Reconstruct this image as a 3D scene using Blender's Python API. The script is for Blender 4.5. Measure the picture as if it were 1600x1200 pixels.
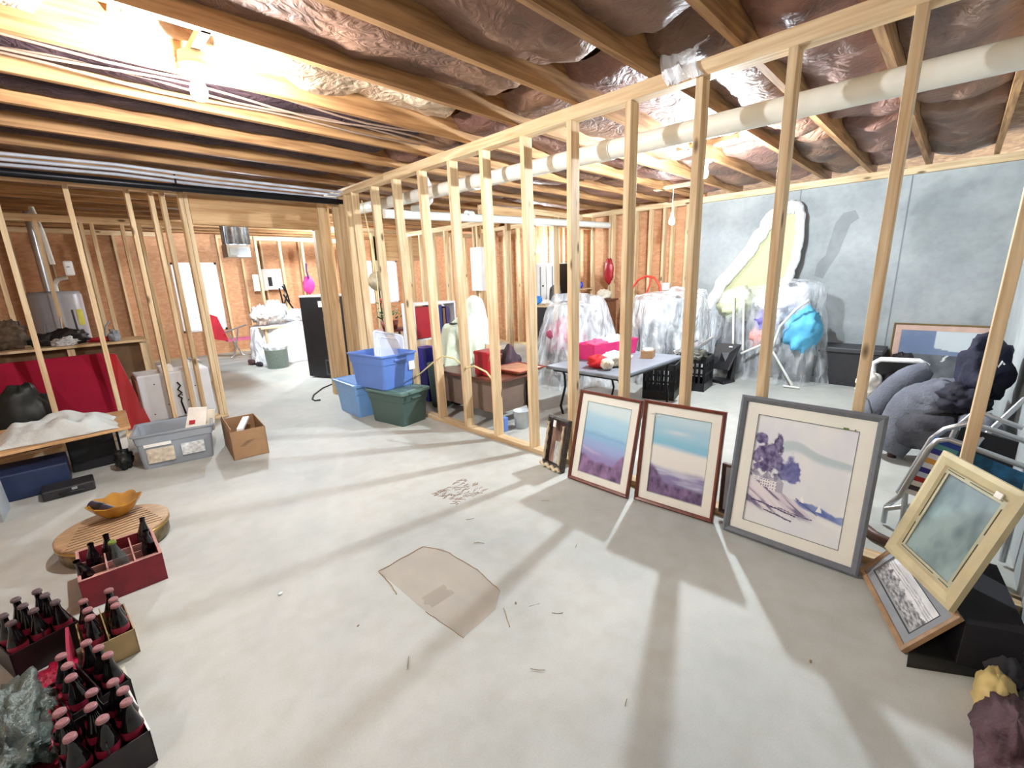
import bpy, math, random
from mathutils import Vector, Matrix, noise
PI = math.pi
random.seed(7)
S = bpy.context.scene
COL = S.collection
for o in list(bpy.data.objects):
    bpy.data.objects.remove(o)

# ------------------------------------------------------------------ camera, world, exposure
cam_d = bpy.data.cameras.new('camera')
cam_d.sensor_width = 36; cam_d.lens = 15.615; cam_d.clip_start = .05; cam_d.clip_end = 200
cam = bpy.data.objects.new('camera', cam_d); COL.objects.link(cam)
cam.matrix_world = Matrix(((0.70083, 0.18833, -0.68801, 0), (-0.71264, 0.14253, -0.68690, 0), (-0.03130, 0.97171, 0.23410, 1.45), (0, 0, 0, 1)))
S.camera = cam
S.view_settings.view_transform = 'Standard'; S.view_settings.look = 'None'
S.view_settings.gamma = 1; S.view_settings.use_curve_mapping = False
S.view_settings.exposure = 0.76
W = bpy.data.worlds.new('world'); S.world = W; W.use_nodes = True
W.node_tree.nodes['Background'].inputs[0].default_value = (0.85, 0.93, 1, 1)
W.node_tree.nodes['Background'].inputs[1].default_value = 1.6

# bulbs: place, watts, colour (each lamp's light is made in its builder below)
WARM = (.94, .95, .97)
COOL = (.80, .91, 1)

# ------------------------------------------------------------------ materials
def lin(h):  # sRGB hex to linear
    h = h.lstrip('#'); v = [int(h[i:i + 2], 16) / 255 for i in (0, 2, 4)]
    return tuple((c / 12.92 if c <= .04045 else ((c + .055) / 1.055) ** 2.4) for c in v)
MATS = {}
def nodes(name):
    m = bpy.data.materials.new(name); m.use_nodes = True
    nt = m.node_tree; return m, nt, nt.nodes['Principled BSDF']
def N(nt, t, **kw):
    n = nt.nodes.new(t)
    for k, v in kw.items():
        if k in n.inputs: n.inputs[k].default_value = v
        else: setattr(n, k, v)
    return n
def ramp(nt, stops, fac):
    r = nt.nodes.new('ShaderNodeValToRGB'); e = r.color_ramp.elements
    while len(e) < len(stops): e.new(.5)
    for i, (p, c) in enumerate(stops):
        e[i].position = p; e[i].color = (*c, 1)
    nt.links.new(fac, r.inputs[0]); return r
def mat(name, col, rough=.6, metal=0, var=.12, scale=8, bump=0, bscale=40, emit=0, spec=.5, stretch=(1, 1, 1), trans=0, obj_rand=0):
    """plain surface: colour broken up by noise, optional bump"""
    if name in MATS: return MATS[name]
    if isinstance(col, str): col = lin(col)
    m, nt, b = nodes(name)
    tc = N(nt, 'ShaderNodeTexCoord'); mp = N(nt, 'ShaderNodeMapping'); mp.inputs['Scale'].default_value = stretch
    nt.links.new(tc.outputs['Object'], mp.inputs[0])
    nz = N(nt, 'ShaderNodeTexNoise', Scale=scale, Detail=5.0); nt.links.new(mp.outputs[0], nz.inputs['Vector'])
    r = ramp(nt, [(.3, tuple(c * (1 - var) for c in col)), (.7, tuple(min(1, c * (1 + var)) for c in col))], nz.outputs['Fac'])
    out = r.outputs[0]
    if obj_rand:
        oi = N(nt, 'ShaderNodeObjectInfo'); hv = N(nt, 'ShaderNodeHueSaturation')
        mr = N(nt, 'ShaderNodeMapRange'); mr.inputs['To Min'].default_value = 1 - obj_rand; mr.inputs['To Max'].default_value = 1 + obj_rand
        nt.links.new(oi.outputs['Random'], mr.inputs[0]); nt.links.new(mr.outputs[0], hv.inputs['Value'])
        nt.links.new(out, hv.inputs['Color']); out = hv.outputs[0]
    nt.links.new(out, b.inputs['Base Color'])
    b.inputs['Roughness'].default_value = rough; b.inputs['Metallic'].default_value = metal
    b.inputs['Specular IOR Level'].default_value = spec
    if trans: b.inputs['Alpha'].default_value = 1 - trans
    if emit:
        b.inputs['Emission Color'].default_value = (*col, 1); b.inputs['Emission Strength'].default_value = emit
    if bump:
        n2 = N(nt, 'ShaderNodeTexNoise', Scale=bscale, Detail=4.0); nt.links.new(mp.outputs[0], n2.inputs['Vector'])
        bp = N(nt, 'ShaderNodeBump', Strength=bump); bp.inputs['Distance'].default_value = .02
        nt.links.new(n2.outputs['Fac'], bp.inputs['Height']); nt.links.new(bp.outputs[0], b.inputs['Normal'])
    MATS[name] = m; return m
def wood(name, c0, c1, axis, rough=.65, knots=True, rnd=.16):
    """sawn lumber with the grain along one world axis and sparse knots"""
    if name in MATS: return MATS[name]
    m, nt, b = nodes(name); c0, c1 = lin(c0), lin(c1)
    g = N(nt, 'ShaderNodeNewGeometry'); mp = N(nt, 'ShaderNodeMapping')
    s = [14, 14, 14]; s[axis] = .9; mp.inputs['Scale'].default_value = s
    oi = N(nt, 'ShaderNodeObjectInfo')
    ml = N(nt, 'ShaderNodeMath', operation='MULTIPLY'); ml.inputs[1].default_value = 37.
    nt.links.new(oi.outputs['Random'], ml.inputs[0])
    ad = N(nt, 'ShaderNodeVectorMath', operation='ADD')
    nt.links.new(g.outputs['Position'], mp.inputs[0]); nt.links.new(mp.outputs[0], ad.inputs[0]); nt.links.new(ml.outputs[0], ad.inputs[1])
    nz = N(nt, 'ShaderNodeTexNoise', Scale=2.2, Detail=5.0, Distortion=.6); nt.links.new(ad.outputs[0], nz.inputs['Vector'])
    r = ramp(nt, [(.3, c0), (.65, c1)], nz.outputs['Fac']); out = r.outputs[0]
    if knots:
        mp2 = N(nt, 'ShaderNodeMapping'); s2 = [11, 11, 11]; s2[axis] = 4.; mp2.inputs['Scale'].default_value = s2
        ad2 = N(nt, 'ShaderNodeVectorMath', operation='ADD')
        nt.links.new(g.outputs['Position'], mp2.inputs[0]); nt.links.new(mp2.outputs[0], ad2.inputs[0]); nt.links.new(ml.outputs[0], ad2.inputs[1])
        vo = N(nt, 'ShaderNodeTexVoronoi', Scale=.55); nt.links.new(ad2.outputs[0], vo.inputs['Vector'])
        kr = ramp(nt, [(.06, (1, 1, 1)), (.12, (0, 0, 0))], vo.outputs['Distance'])
        mx = N(nt, 'ShaderNodeMixRGB'); mx.inputs[2].default_value = (*[c * .3 for c in c0], 1)
        nt.links.new(kr.outputs[0], mx.inputs[0]); nt.links.new(out, mx.inputs[1]); out = mx.outputs[0]
    hv = N(nt, 'ShaderNodeHueSaturation'); mr = N(nt, 'ShaderNodeMapRange')
    mr.inputs['To Min'].default_value = 1 - rnd; mr.inputs['To Max'].default_value = 1 + rnd * .6
    nt.links.new(oi.outputs['Random'], mr.inputs[0]); nt.links.new(mr.outputs[0], hv.inputs['Value']); nt.links.new(out, hv.inputs['Color'])
    nt.links.new(hv.outputs[0], b.inputs['Base Color']); b.inputs['Roughness'].default_value = rough
    b.inputs['Specular IOR Level'].default_value = .3
    MATS[name] = m; return m
PINE0, PINE1 = '#C4A074', '#E4CDA6'
wz = wood('pine_upright', PINE0, PINE1, 2); wx = wood('pine_along_x', PINE0, PINE1, 0); wy = wood('pine_along_y', PINE0, PINE1, 1)
jx = wood('joist_lumber', '#825A38', '#BC9162', 0, knots=False)
post_m = wood('post_lumber', '#C6A276', '#E6CCA2', 2)
header_m = wood('header_lumber', '#B98F60', '#D8B486', 0)
def floor_mat():
    m, nt, b = nodes('concrete_floor')
    g = N(nt, 'ShaderNodeNewGeometry')
    a = N(nt, 'ShaderNodeTexNoise', Scale=.8, Detail=6.0, Distortion=.4); c = N(nt, 'ShaderNodeTexNoise', Scale=9., Detail=6.0)
    f = N(nt, 'ShaderNodeTexNoise', Scale=160., Detail=3.0)
    for n in (a, c, f): nt.links.new(g.outputs['Position'], n.inputs['Vector'])
    r = ramp(nt, [(.32, lin('#A6AAA6')), (.5, lin('#B8BAB4')), (.68, lin('#C6C7C0'))], a.outputs['Fac'])
    r2 = ramp(nt, [(.3, (.90, .88, .85)), (.6, (1, 1, 1))], c.outputs['Fac'])
    r3 = ramp(nt, [(.3, (.93, .93, .93)), (.6, (1, 1, 1))], f.outputs['Fac'])
    m1 = N(nt, 'ShaderNodeMixRGB', blend_type='MULTIPLY'); m1.inputs[0].default_value = 1
    m2 = N(nt, 'ShaderNodeMixRGB', blend_type='MULTIPLY'); m2.inputs[0].default_value = 1
    nt.links.new(r.outputs[0], m1.inputs[1]); nt.links.new(r2.outputs[0], m1.inputs[2])
    nt.links.new(m1.outputs[0], m2.inputs[1]); nt.links.new(r3.outputs[0], m2.inputs[2])
    nt.links.new(m2.outputs[0], b.inputs['Base Color'])
    rr = ramp(nt, [(.3, (.5,) * 3), (.7, (.72,) * 3)], c.outputs['Fac']); nt.links.new(rr.outputs[0], b.inputs['Roughness'])
    b.inputs['Specular IOR Level'].default_value = .35
    bp = N(nt, 'ShaderNodeBump', Strength=.12); bp.inputs['Distance'].default_value = .01
    nt.links.new(c.outputs['Fac'], bp.inputs['Height']); nt.links.new(bp.outputs[0], b.inputs['Normal'])
    return m
def conc_wall_mat():
    m, nt, b = nodes('poured_concrete_wall')
    g = N(nt, 'ShaderNodeNewGeometry')
    a = N(nt, 'ShaderNodeTexNoise', Scale=1.6, Detail=7.0, Distortion=.5); c = N(nt, 'ShaderNodeTexNoise', Scale=14., Detail=5.0)
    sp = N(nt, 'ShaderNodeTexNoise', Scale=.55, Detail=2.0, Distortion=2.5)
    for n in (a, c, sp): nt.links.new(g.outputs['Position'], n.inputs['Vector'])
    r = ramp(nt, [(.3, lin('#949A9B')), (.5, lin('#A0A5A5')), (.7, lin('#B0B4B3'))], a.outputs['Fac'])
    r2 = ramp(nt, [(.3, (.9, .9, .9)), (.6, (1, 1, 1))], c.outputs['Fac'])
    r3 = ramp(nt, [(.62, (1, 1, 1)), (.70, (.86, .87, .86))], sp.outputs['Fac'])
    m1 = N(nt, 'ShaderNodeMixRGB', blend_type='MULTIPLY'); m1.inputs[0].default_value = 1
    m2 = N(nt, 'ShaderNodeMixRGB', blend_type='MULTIPLY'); m2.inputs[0].default_value = 1
    nt.links.new(r.outputs[0], m1.inputs[1]); nt.links.new(r2.outputs[0], m1.inputs[2])
    nt.links.new(m1.outputs[0], m2.inputs[1]); nt.links.new(r3.outputs[0], m2.inputs[2])
    nt.links.new(m2.outputs[0], b.inputs['Base Color']); b.inputs['Roughness'].default_value = .9
    return m
def osb_mat(name, dark, mid, light):
    m, nt, b = nodes(name)
    g = N(nt, 'ShaderNodeNewGeometry')
    vo = N(nt, 'ShaderNodeTexVoronoi', Scale=16.); nz = N(nt, 'ShaderNodeTexNoise', Scale=5., Detail=6.0, Distortion=1.)
    mp = N(nt, 'ShaderNodeMapping'); mp.inputs['Scale'].default_value = (1, 1, 2.2)
    nt.links.new(g.outputs['Position'], mp.inputs[0])
    for n in (vo, nz): nt.links.new(mp.outputs[0], n.inputs['Vector'])
    mx = N(nt, 'ShaderNodeMixRGB'); mx.inputs[0].default_value = .45
    nt.links.new(nz.outputs['Fac'], mx.inputs[1]); nt.links.new(vo.outputs['Color'], mx.inputs[2])
    r = ramp(nt, [(.25, lin(dark)), (.5, lin(mid)), (.75, lin(light))], mx.outputs[0])
    nt.links.new(r.outputs[0], b.inputs['Base Color']); b.inputs['Roughness'].default_value = .75
    return m
def foil_mat(name, c0, c1, rough=.3, shine=.5, scale=2.2):
    """kraft / plastic facing on insulation: brown, crinkled, glossy in patches"""
    m, nt, b = nodes(name)
    g = N(nt, 'ShaderNodeNewGeometry')
    a = N(nt, 'ShaderNodeTexNoise', Scale=scale, Detail=4.0, Distortion=.6)
    w = N(nt, 'ShaderNodeTexNoise', Scale=9., Detail=5.0, Distortion=2.0)
    for n in (a, w): nt.links.new(g.outputs['Position'], n.inputs['Vector'])
    r = ramp(nt, [(.35, lin(c0)), (.65, lin(c1))], a.outputs['Fac']); nt.links.new(r.outputs[0], b.inputs['Base Color'])
    b.inputs['Roughness'].default_value = rough; b.inputs['Specular IOR Level'].default_value = shine
    b.inputs['Coat Weight'].default_value = .12 if rough < .65 else 0; b.inputs['Coat Roughness'].default_value = .22
    bp = N(nt, 'ShaderNodeBump', Strength=.6); bp.inputs['Distance'].default_value = .05
    nt.links.new(w.outputs['Fac'], bp.inputs['Height']); nt.links.new(bp.outputs[0], b.inputs['Normal'])
    return m
def sheet_mat(name, col=(.92, .95, .98), lo=.12, hi=.6, rough=.18, wr=7.):
    """thin clear plastic film: cloudy in patches, with highlight streaks painted into its opacity"""
    m, nt, b = nodes(name)
    g = N(nt, 'ShaderNodeNewGeometry')
    a = N(nt, 'ShaderNodeTexNoise', Scale=2.6, Detail=4.0, Distortion=1.2)
    mp = N(nt, 'ShaderNodeMapping'); mp.inputs['Scale'].default_value = (1, 1, .28)
    w = N(nt, 'ShaderNodeTexNoise', Scale=wr, Detail=4.0, Distortion=2.0); k = N(nt, 'ShaderNodeTexNoise', Scale=wr * .8, Detail=2.0, Distortion=.3)
    nt.links.new(g.outputs['Position'], mp.inputs[0]); nt.links.new(g.outputs['Position'], a.inputs['Vector'])
    for n in (w, k): nt.links.new(mp.outputs[0], n.inputs['Vector'])
    r = ramp(nt, [(.35, (lo,) * 3), (.72, ((lo + hi) / 2,) * 3)], a.outputs['Fac'])
    r2 = ramp(nt, [(.36, (0,) * 3), (.5, ((hi - lo) * .75,) * 3), (.64, (0,) * 3)], k.outputs['Fac'])  # pale streaks: highlights on the film put into its alpha
    ad = N(nt, 'ShaderNodeMath', operation='ADD'); nt.links.new(r.outputs[0], ad.inputs[0]); nt.links.new(r2.outputs[0], ad.inputs[1])
    ad.use_clamp = True; nt.links.new(ad.outputs[0], b.inputs['Alpha'])
    b.inputs['Base Color'].default_value = (*col, 1); b.inputs['Roughness'].default_value = rough
    b.inputs['Specular IOR Level'].default_value = .8
    bp = N(nt, 'ShaderNodeBump', Strength=1.); bp.inputs['Distance'].default_value = .06
    nt.links.new(w.outputs['Fac'], bp.inputs['Height']); nt.links.new(bp.outputs[0], b.inputs['Normal'])
    return m
def glass_mat(name, tint=(.9, .97, .95), a=.12):
    m, nt, b = nodes(name)
    b.inputs['Base Color'].default_value = (*tint, 1); b.inputs['Roughness'].default_value = .04
    b.inputs['Alpha'].default_value = a; b.inputs['Specular IOR Level'].default_value = .8
    return m
def art_mat(name='printed_picture', rough=.35):
    if name in MATS: return MATS[name]
    m, nt, b = nodes(name); at = N(nt, 'ShaderNodeAttribute', attribute_name='Col')
    nt.links.new(at.outputs['Color'], b.inputs['Base Color']); b.inputs['Roughness'].default_value = rough
    MATS[name] = m; return m
FLOOR = floor_mat(); CWALL = conc_wall_mat()
OSB = osb_mat('osb_sheathing', '#BC8860', '#C8966E', '#D4A47E')
SUBF = osb_mat('osb_subfloor', '#8A5E3A', '#B08252', '#D0A878')
KRAFT = foil_mat('kraft_facing', '#583E30', '#8A6650', rough=.6)
KRAFT2 = foil_mat('pink_kraft_facing', '#66443A', '#9A7262', rough=.58)
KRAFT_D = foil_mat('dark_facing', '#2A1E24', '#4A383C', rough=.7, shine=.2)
PINKW = foil_mat('glare_tinted_torn_facing', '#94745C', '#D8C4A8', rough=.28, shine=.8, scale=5)  # torn batt, paler than other bays: bulb glare put into its colour
SHEET = sheet_mat('clear_plastic_sheet'); SHEET2 = sheet_mat('cloudy_plastic_sheet', lo=.45, hi=.92, rough=.3)
GLASS = glass_mat('clear_glass'); PANE = glass_mat('window_pane', (.9, 1, 1), .12)
ART = art_mat()
blk = mat('black_plastic', '#17171A', .4); blkm = mat('black_metal', '#1C1C20', .35, .6); chrome = mat('bare_aluminium', '#C8CACC', .3, .9, var=.05)
white = mat('white_enamel', '#E6E6E6', .35, var=.04); pvc = mat('white_pvc', '#E9EAE2', .35, var=.04); paper = mat('white_paper', '#EFEDE6', .8, var=.04)
grey = mat('grey_plastic', '#8C9097', .5); dark = mat('dark_clutter', '#2A2628', .6, var=.4, scale=14)
red = mat('red_cloth', '#B01525', .7); steel = mat('galvanised_metal', '#B4BCC4', .3, .8)
card = mat('brown_cardboard', '#9E7C5A', .85, var=.08); tan = mat('tan_cardboard', '#A58C62', .85, var=.15)
cream = mat('cream_mat_board', '#F3F1E4', .8, var=.03)

# ------------------------------------------------------------------ mesh helpers
class MB:
    """collects shapes (world or local coordinates, minus an origin) for ONE mesh object"""
    def __init__(s, o=(0, 0, 0)): s.v = []; s.f = []; s.o = Vector(o); s.sm = []
    def add(s, vs, fs, smooth=False):
        n = len(s.v); s.v += [Vector(p) - s.o for p in vs]
        s.f += [tuple(i + n for i in f) for f in fs]; s.sm += [smooth] * len(fs); return s
    def box(s, x0, x1, y0, y1, z0, z1):
        vs = [(x, y, z) for z in (z0, z1) for y in (y0, y1) for x in (x0, x1)]
        return s.add(vs, [(0, 2, 3, 1), (4, 5, 7, 6), (0, 1, 5, 4), (2, 6, 7, 3), (0, 4, 6, 2), (1, 3, 7, 5)])
    def hexa(s, b, t):
        """bottom quad and top quad, both counter-clockwise seen from above"""
        return s.add(list(b) + list(t), [(3, 2, 1, 0), (4, 5, 6, 7), (0, 1, 5, 4), (1, 2, 6, 5), (2, 3, 7, 6), (3, 0, 4, 7)])
    def beam(s, p0, p1, w, h, up=(0, 0, 1)):
        p0, p1 = Vector(p0), Vector(p1); d = (p1 - p0).normalized(); u = Vector(up)
        if abs(d.dot(u)) > .98: u = Vector((1, 0, 0))
        r = d.cross(u).normalized(); u = r.cross(d)
        q = lambda p: [p + r * a * w / 2 + u * b * h / 2 for a, b in ((-1, -1), (1, -1), (1, 1), (-1, 1))]
        return s.add(q(p0) + q(p1), [(0, 1, 2, 3), (7, 6, 5, 4), (0, 4, 5, 1), (1, 5, 6, 2), (2, 6, 7, 3), (3, 7, 4, 0)])
    def tube(s, pts, r, n=8, cap=True, rs=None):
        pts = [Vector(p) for p in pts]; rings = []; prev = None
        for i, p in enumerate(pts):
            d = (pts[min(i + 1, len(pts) - 1)] - pts[max(i - 1, 0)]).normalized()
            if prev is None:
                prev = d.orthogonal().normalized()
            a = (prev - d * prev.dot(d))
            a = a.normalized() if a.length > 1e-6 else d.orthogonal().normalized()
            b = d.cross(a); prev = a; R = rs[i] if rs else r
            rings.append([p + (a * math.cos(2 * PI * k / n) + b * math.sin(2 * PI * k / n)) * R for k in range(n)])
        vs = [v for R in rings for v in R]
        fs = [(i * n + k, i * n + (k + 1) % n, (i + 1) * n + (k + 1) % n, (i + 1) * n + k) for i in range(len(pts) - 1) for k in range(n)]
        s.add(vs, fs, True)
        if cap:
            s.add(rings[0], [tuple(range(n - 1, -1, -1))]); s.add(rings[-1], [tuple(range(n))])
        return s
    def lathe(s, prof, c=(0, 0, 0), n=20, smooth=True, axis=None):
        """profile of (radius, height)"""
        c = Vector(c); ax = Vector(axis).normalized() if axis else Vector((0, 0, 1))
        a = ax.orthogonal().normalized() if axis else Vector((1, 0, 0)); b = ax.cross(a)
        vs = [c + (a * math.cos(2 * PI * k / n) + b * math.sin(2 * PI * k / n)) * max(r, 1e-4) + ax * z for r, z in prof for k in range(n)]
        fs = [(i * n + k, i * n + (k + 1) % n, (i + 1) * n + (k + 1) % n, (i + 1) * n + k) for i in range(len(prof) - 1) for k in range(n)]
        return s.add(vs, fs, smooth)
    def grid(s, fn, nu, nv, smooth=True, wrap=False):
        vs = [fn(i / (nu if wrap else nu), j / nv) for j in range(nv + 1) for i in range(nu if wrap else nu + 1)]
        k = nu if wrap else nu + 1
        fs = [(j * k + i, j * k + (i + 1) % k, (j + 1) * k + (i + 1) % k, (j + 1) * k + i) for j in range(nv) for i in range(nu)]
        return s.add(vs, fs, smooth)
    def blob(s, c, r, amp=.15, freq=2., seed=0, nu=28, nv=16, flat=None, ridge=0):
        """lumpy soft shape; flat = height below which it is pressed flat"""
        c = Vector(c); sd = Vector((seed * 3.7, seed * 1.3, seed * 7.1))
        def fn(u, v):
            th = 2 * PI * u; ph = PI * v
            d = Vector((math.sin(ph) * math.cos(th), math.sin(ph) * math.sin(th), -math.cos(ph)))
            k = 1 + amp * noise.noise(d * freq + sd) + amp * .5 * noise.noise(d * freq * 2.3 + sd)
            if ridge: k += ridge * (abs(noise.noise(d * freq * 3 + sd)) - .2)
            p = Vector((d.x * r[0], d.y * r[1], d.z * r[2])) * k + c
            if flat is not None and p.z < flat: p.z = flat
            return p
        return s.grid(fn, nu, nv, True, True)
def build(name, mb, m, parent=None, bevel=0, loc=None, solid=0, sub=0):
    me = bpy.data.meshes.new(name); me.from_pydata([tuple(v) for v in mb.v], [], mb.f); me.update()
    me.polygons.foreach_set('use_smooth', mb.sm)
    ms = m if isinstance(m, (list, tuple)) else [m]
    for k in ms: me.materials.append(k)
    o = bpy.data.objects.new(name, me); COL.objects.link(o)
    if parent: o.parent = parent
    elif loc is not None: o.location = loc
    else: o.location = mb.o
    if solid: md = o.modifiers.new('thick', 'SOLIDIFY'); md.thickness = solid; md.offset = 0
    if bevel:
        md = o.modifiers.new('bevel', 'BEVEL'); md.width = bevel; md.segments = 2; md.limit_method = 'ANGLE'; md.angle_limit = .6
    if sub: md = o.modifiers.new('sub', 'SUBSURF'); md.levels = sub; md.render_levels = sub
    return o
def thing(name, label, cat, loc=(0, 0, 0), rz=0, group=None, M=None):
    o = bpy.data.objects.new(name, None); COL.objects.link(o); o.empty_display_size = .05
    if M is not None: o.matrix_world = M
    else: o.location = loc; o.rotation_euler = (0, 0, rz)
    o['label'] = label; o['category'] = cat
    if group: o['group'] = group
    return o
def tag(o, label, cat, group=None, kind=None):
    o['label'] = label; o['category'] = cat
    if group: o['group'] = group
    if kind: o['kind'] = kind
    return o
def struct(name, mb, m, parent=None, **k):
    o = build(name, mb, m, parent, **k)
    if not parent: o['kind'] = 'structure'
    return o
def art(name, w, h, nx, ny, fn, parent, y=0, x0=0, z0=0):
    """flat picture in the local xz plane, coloured point by point; fn(u,v)->sRGB hex or linear tuple"""
    mb = MB(); mb.grid(lambda u, v: (x0 + w * u, y, z0 + h * v), nx, ny, False)
    o = build(name, mb, ART, parent)
    ca = o.data.color_attributes.new('Col', 'FLOAT_COLOR', 'POINT')
    for j in range(ny + 1):
        for i in range(nx + 1):
            ca.data[j * (nx + 1) + i].color = (*fn(i / nx, j / ny), 1)
    return o
def lerp(a, b, t):
    t = max(0, min(1, t)); return tuple(x + (y - x) * t for x, y in zip(a, b))
def fb(x, y, s=1., seed=0., o=3):
    v = 0; a = 1
    for k in range(o):
        v += a * noise.noise((x * s * 2 ** k + seed, y * s * 2 ** k - seed, seed * .7)); a *= .5
    return v
def copy_tree(o, parent=None):
    c = o.copy(); COL.objects.link(c); c.parent = parent
    for ch in o.children: copy_tree(ch, c)
    return c

# ------------------------------------------------------------------ the shell
XL, XR, YN, YF, ZC = -2.2, 7.15, -.38, 11.5, 2.76
fl = struct('floor', MB().box(XL - .2, 9.2, YN - .2, YF + .2, -.12, 0), FLOOR)
struct('ceiling', MB().box(XL - .2, 9.2, YN - .2, YF + .2, ZC, ZC + .04), SUBF)
struct('wall_right', MB().box(XR, XR + .25, YN, 2.95, 0, 2.44), CWALL)
build('damp_stain', MB().add([(XR - .002, y, z) for y, z in ((1.24, 1.98), (1.17, 2.10), (1.05, 2.12), (1.0, 2.02), (1.08, 1.96), (1.12, 1.80), (1.16, 1.62), (1.24, 1.45), (1.30, 1.30), (1.40, 1.34), (1.38, 1.50), (1.30, 1.60), (1.27, 1.80))], [tuple(range(13))]), mat('damp_concrete', '#8C9294', .9, trans=.74), bpy.data.objects['wall_right'])
# form seams in the poured wall
for i, y in enumerate((1.66, .56)):
    struct('trim_%d' % (i + 1), MB().box(XR - .004, XR, y - .006, y + .006, 0, 2.44), mat('seam', '#7E8486', .9))
struct('trim_3', MB().box(XR - .06, XR + .25, YN, 2.95, 2.44, 2.52), wy)                   # sill plate on the concrete
struct('wall_near', MB().box(XL, XR + .25, YN - .25, YN, 0, ZC), CWALL)
struct('wall_left', MB().box(XL - .2, XL, YN, YF, 0, ZC), OSB)
struct('wall_back_right', MB().box(XR + .1, XR + .16, 2.95, YF, 0, ZC), OSB)
w = MB()
WIN = [(1.80, 2.60, .52, 1.95), (5.62, 7.02, .85, 2.0)]
xs = XL
for x0, x1, z0, z1 in WIN:
    w.box(xs, x0, YF, YF + .12, 0, ZC); w.box(x0, x1, YF, YF + .12, 0, z0); w.box(x0, x1, YF, YF + .12, z1, ZC); xs = x1
w.box(xs, XR + .2, YF, YF + .12, 0, ZC)
struct('wall_far', w, OSB)
mun = mat('pale_muntin', '#BFD8C8', .5)
for k, (x0, x1, z0, z1) in enumerate(WIN):
    f = MB()
    for a, b_, c_, d_ in ((x0, x0 + .04, z0, z1), (x1 - .04, x1, z0, z1), (x0, x1, z0, z0 + .04), (x0, x1, z1 - .04, z1)): f.box(a, b_, YF - .02, YF + .06, c_, d_)
    wo = struct('window_%d' % (k + 1), f, white)
    m_ = MB(); nx = 3 if k == 0 else 5
    for i in range(1, nx): x = x0 + (x1 - x0) * i / nx; m_.box(x - .006, x + .006, YF + .03, YF + .05, z0, z1)
    for i in range(1, 5): z = z0 + (z1 - z0) * i / 5; m_.box(x0, x1, YF + .03, YF + .05, z - .006, z + .006)
    build('muntins', m_, mun, wo)
    build('pane', MB().box(x0, x1, YF + .035, YF + .04, z0, z1), PANE, wo)

# floor marks: a worn patch outlined by old glue, a carpet-glue print, joints
cr = mat('old_glue_line', '#9A8468', .8); stain = mat('stain_patch', '#BDB0A0', .8, var=.08, scale=6, trans=.55)
P8 = [(.91, 1.92), (1.19, 1.93), (1.25, 1.83), (1.26, 1.55), (1.23, 1.35), (1.13, 1.28), (.93, 1.26), (.91, 1.56)]
def crackle(pts, r, sd, jit=.006):
    out = []
    for i in range(len(pts) - 1):
        for k in range(8):
            t = k / 8; x = pts[i][0] * (1 - t) + pts[i + 1][0] * t; y = pts[i][1] * (1 - t) + pts[i + 1][1] * t
            out.append((x + jit * noise.noise((x * 30, y * 30, sd)), y + jit * noise.noise((y * 30, x * 30, sd + 5)), .0015))
    out.append((*pts[-1], .0015)); return out
build('stain', MB().add([(x, y, .0008) for x, y in P8], [tuple(range(7, -1, -1))]), stain, fl)
g = MB()
for pts, r in (([(.90, 1.79), (.91, 1.92), (1.19, 1.93)], .003), ([(1.19, 1.93), (1.25, 1.80), (1.26, 1.55), (1.23, 1.36)], .0022), ([(.90, 1.79), (.88, 1.70)], .003), ([(.91, 1.50), (.93, 1.26)], .0018), ([(1.16, 1.26), (1.10, 1.16)], .002)):
    g.tube([(x, y, z) for x, y, z in crackle(pts, r, 3)], r, 5)
build('glue_line', g, cr, fl)
g = MB(); rr = random.Random(3)
for i in range(110):
    u, v = rr.random(), rr.random(); x = 1.60 + .30 * u; y = 2.16 + .28 * v
    a = rr.uniform(-.9, .5); l = rr.uniform(.008, .026)
    pts = [(x + math.cos(a) * l * t + .006 * math.sin(t * 5 + i), y + math.sin(a) * l * t + .005 * math.cos(t * 4 + i), .001) for t in (-1, -.5, 0, .5, 1)]
    g.tube(pts, rr.uniform(.001, .0024), 4)
build('glue_print', g, mat('glue_print', '#A08878', .8), fl)
build('stain', MB().grid(lambda u, v: (.94 + .13 * u + .01 * math.sin(9 * v), 1.50 + .09 * v, .002), 6, 4), mat('grey_smudge', '#A89E90', .9, trans=.7), fl)
build('white_spot', MB().blob((.50, 2.12, .004), (.011, .009, .004), .1), white, fl)

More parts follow.
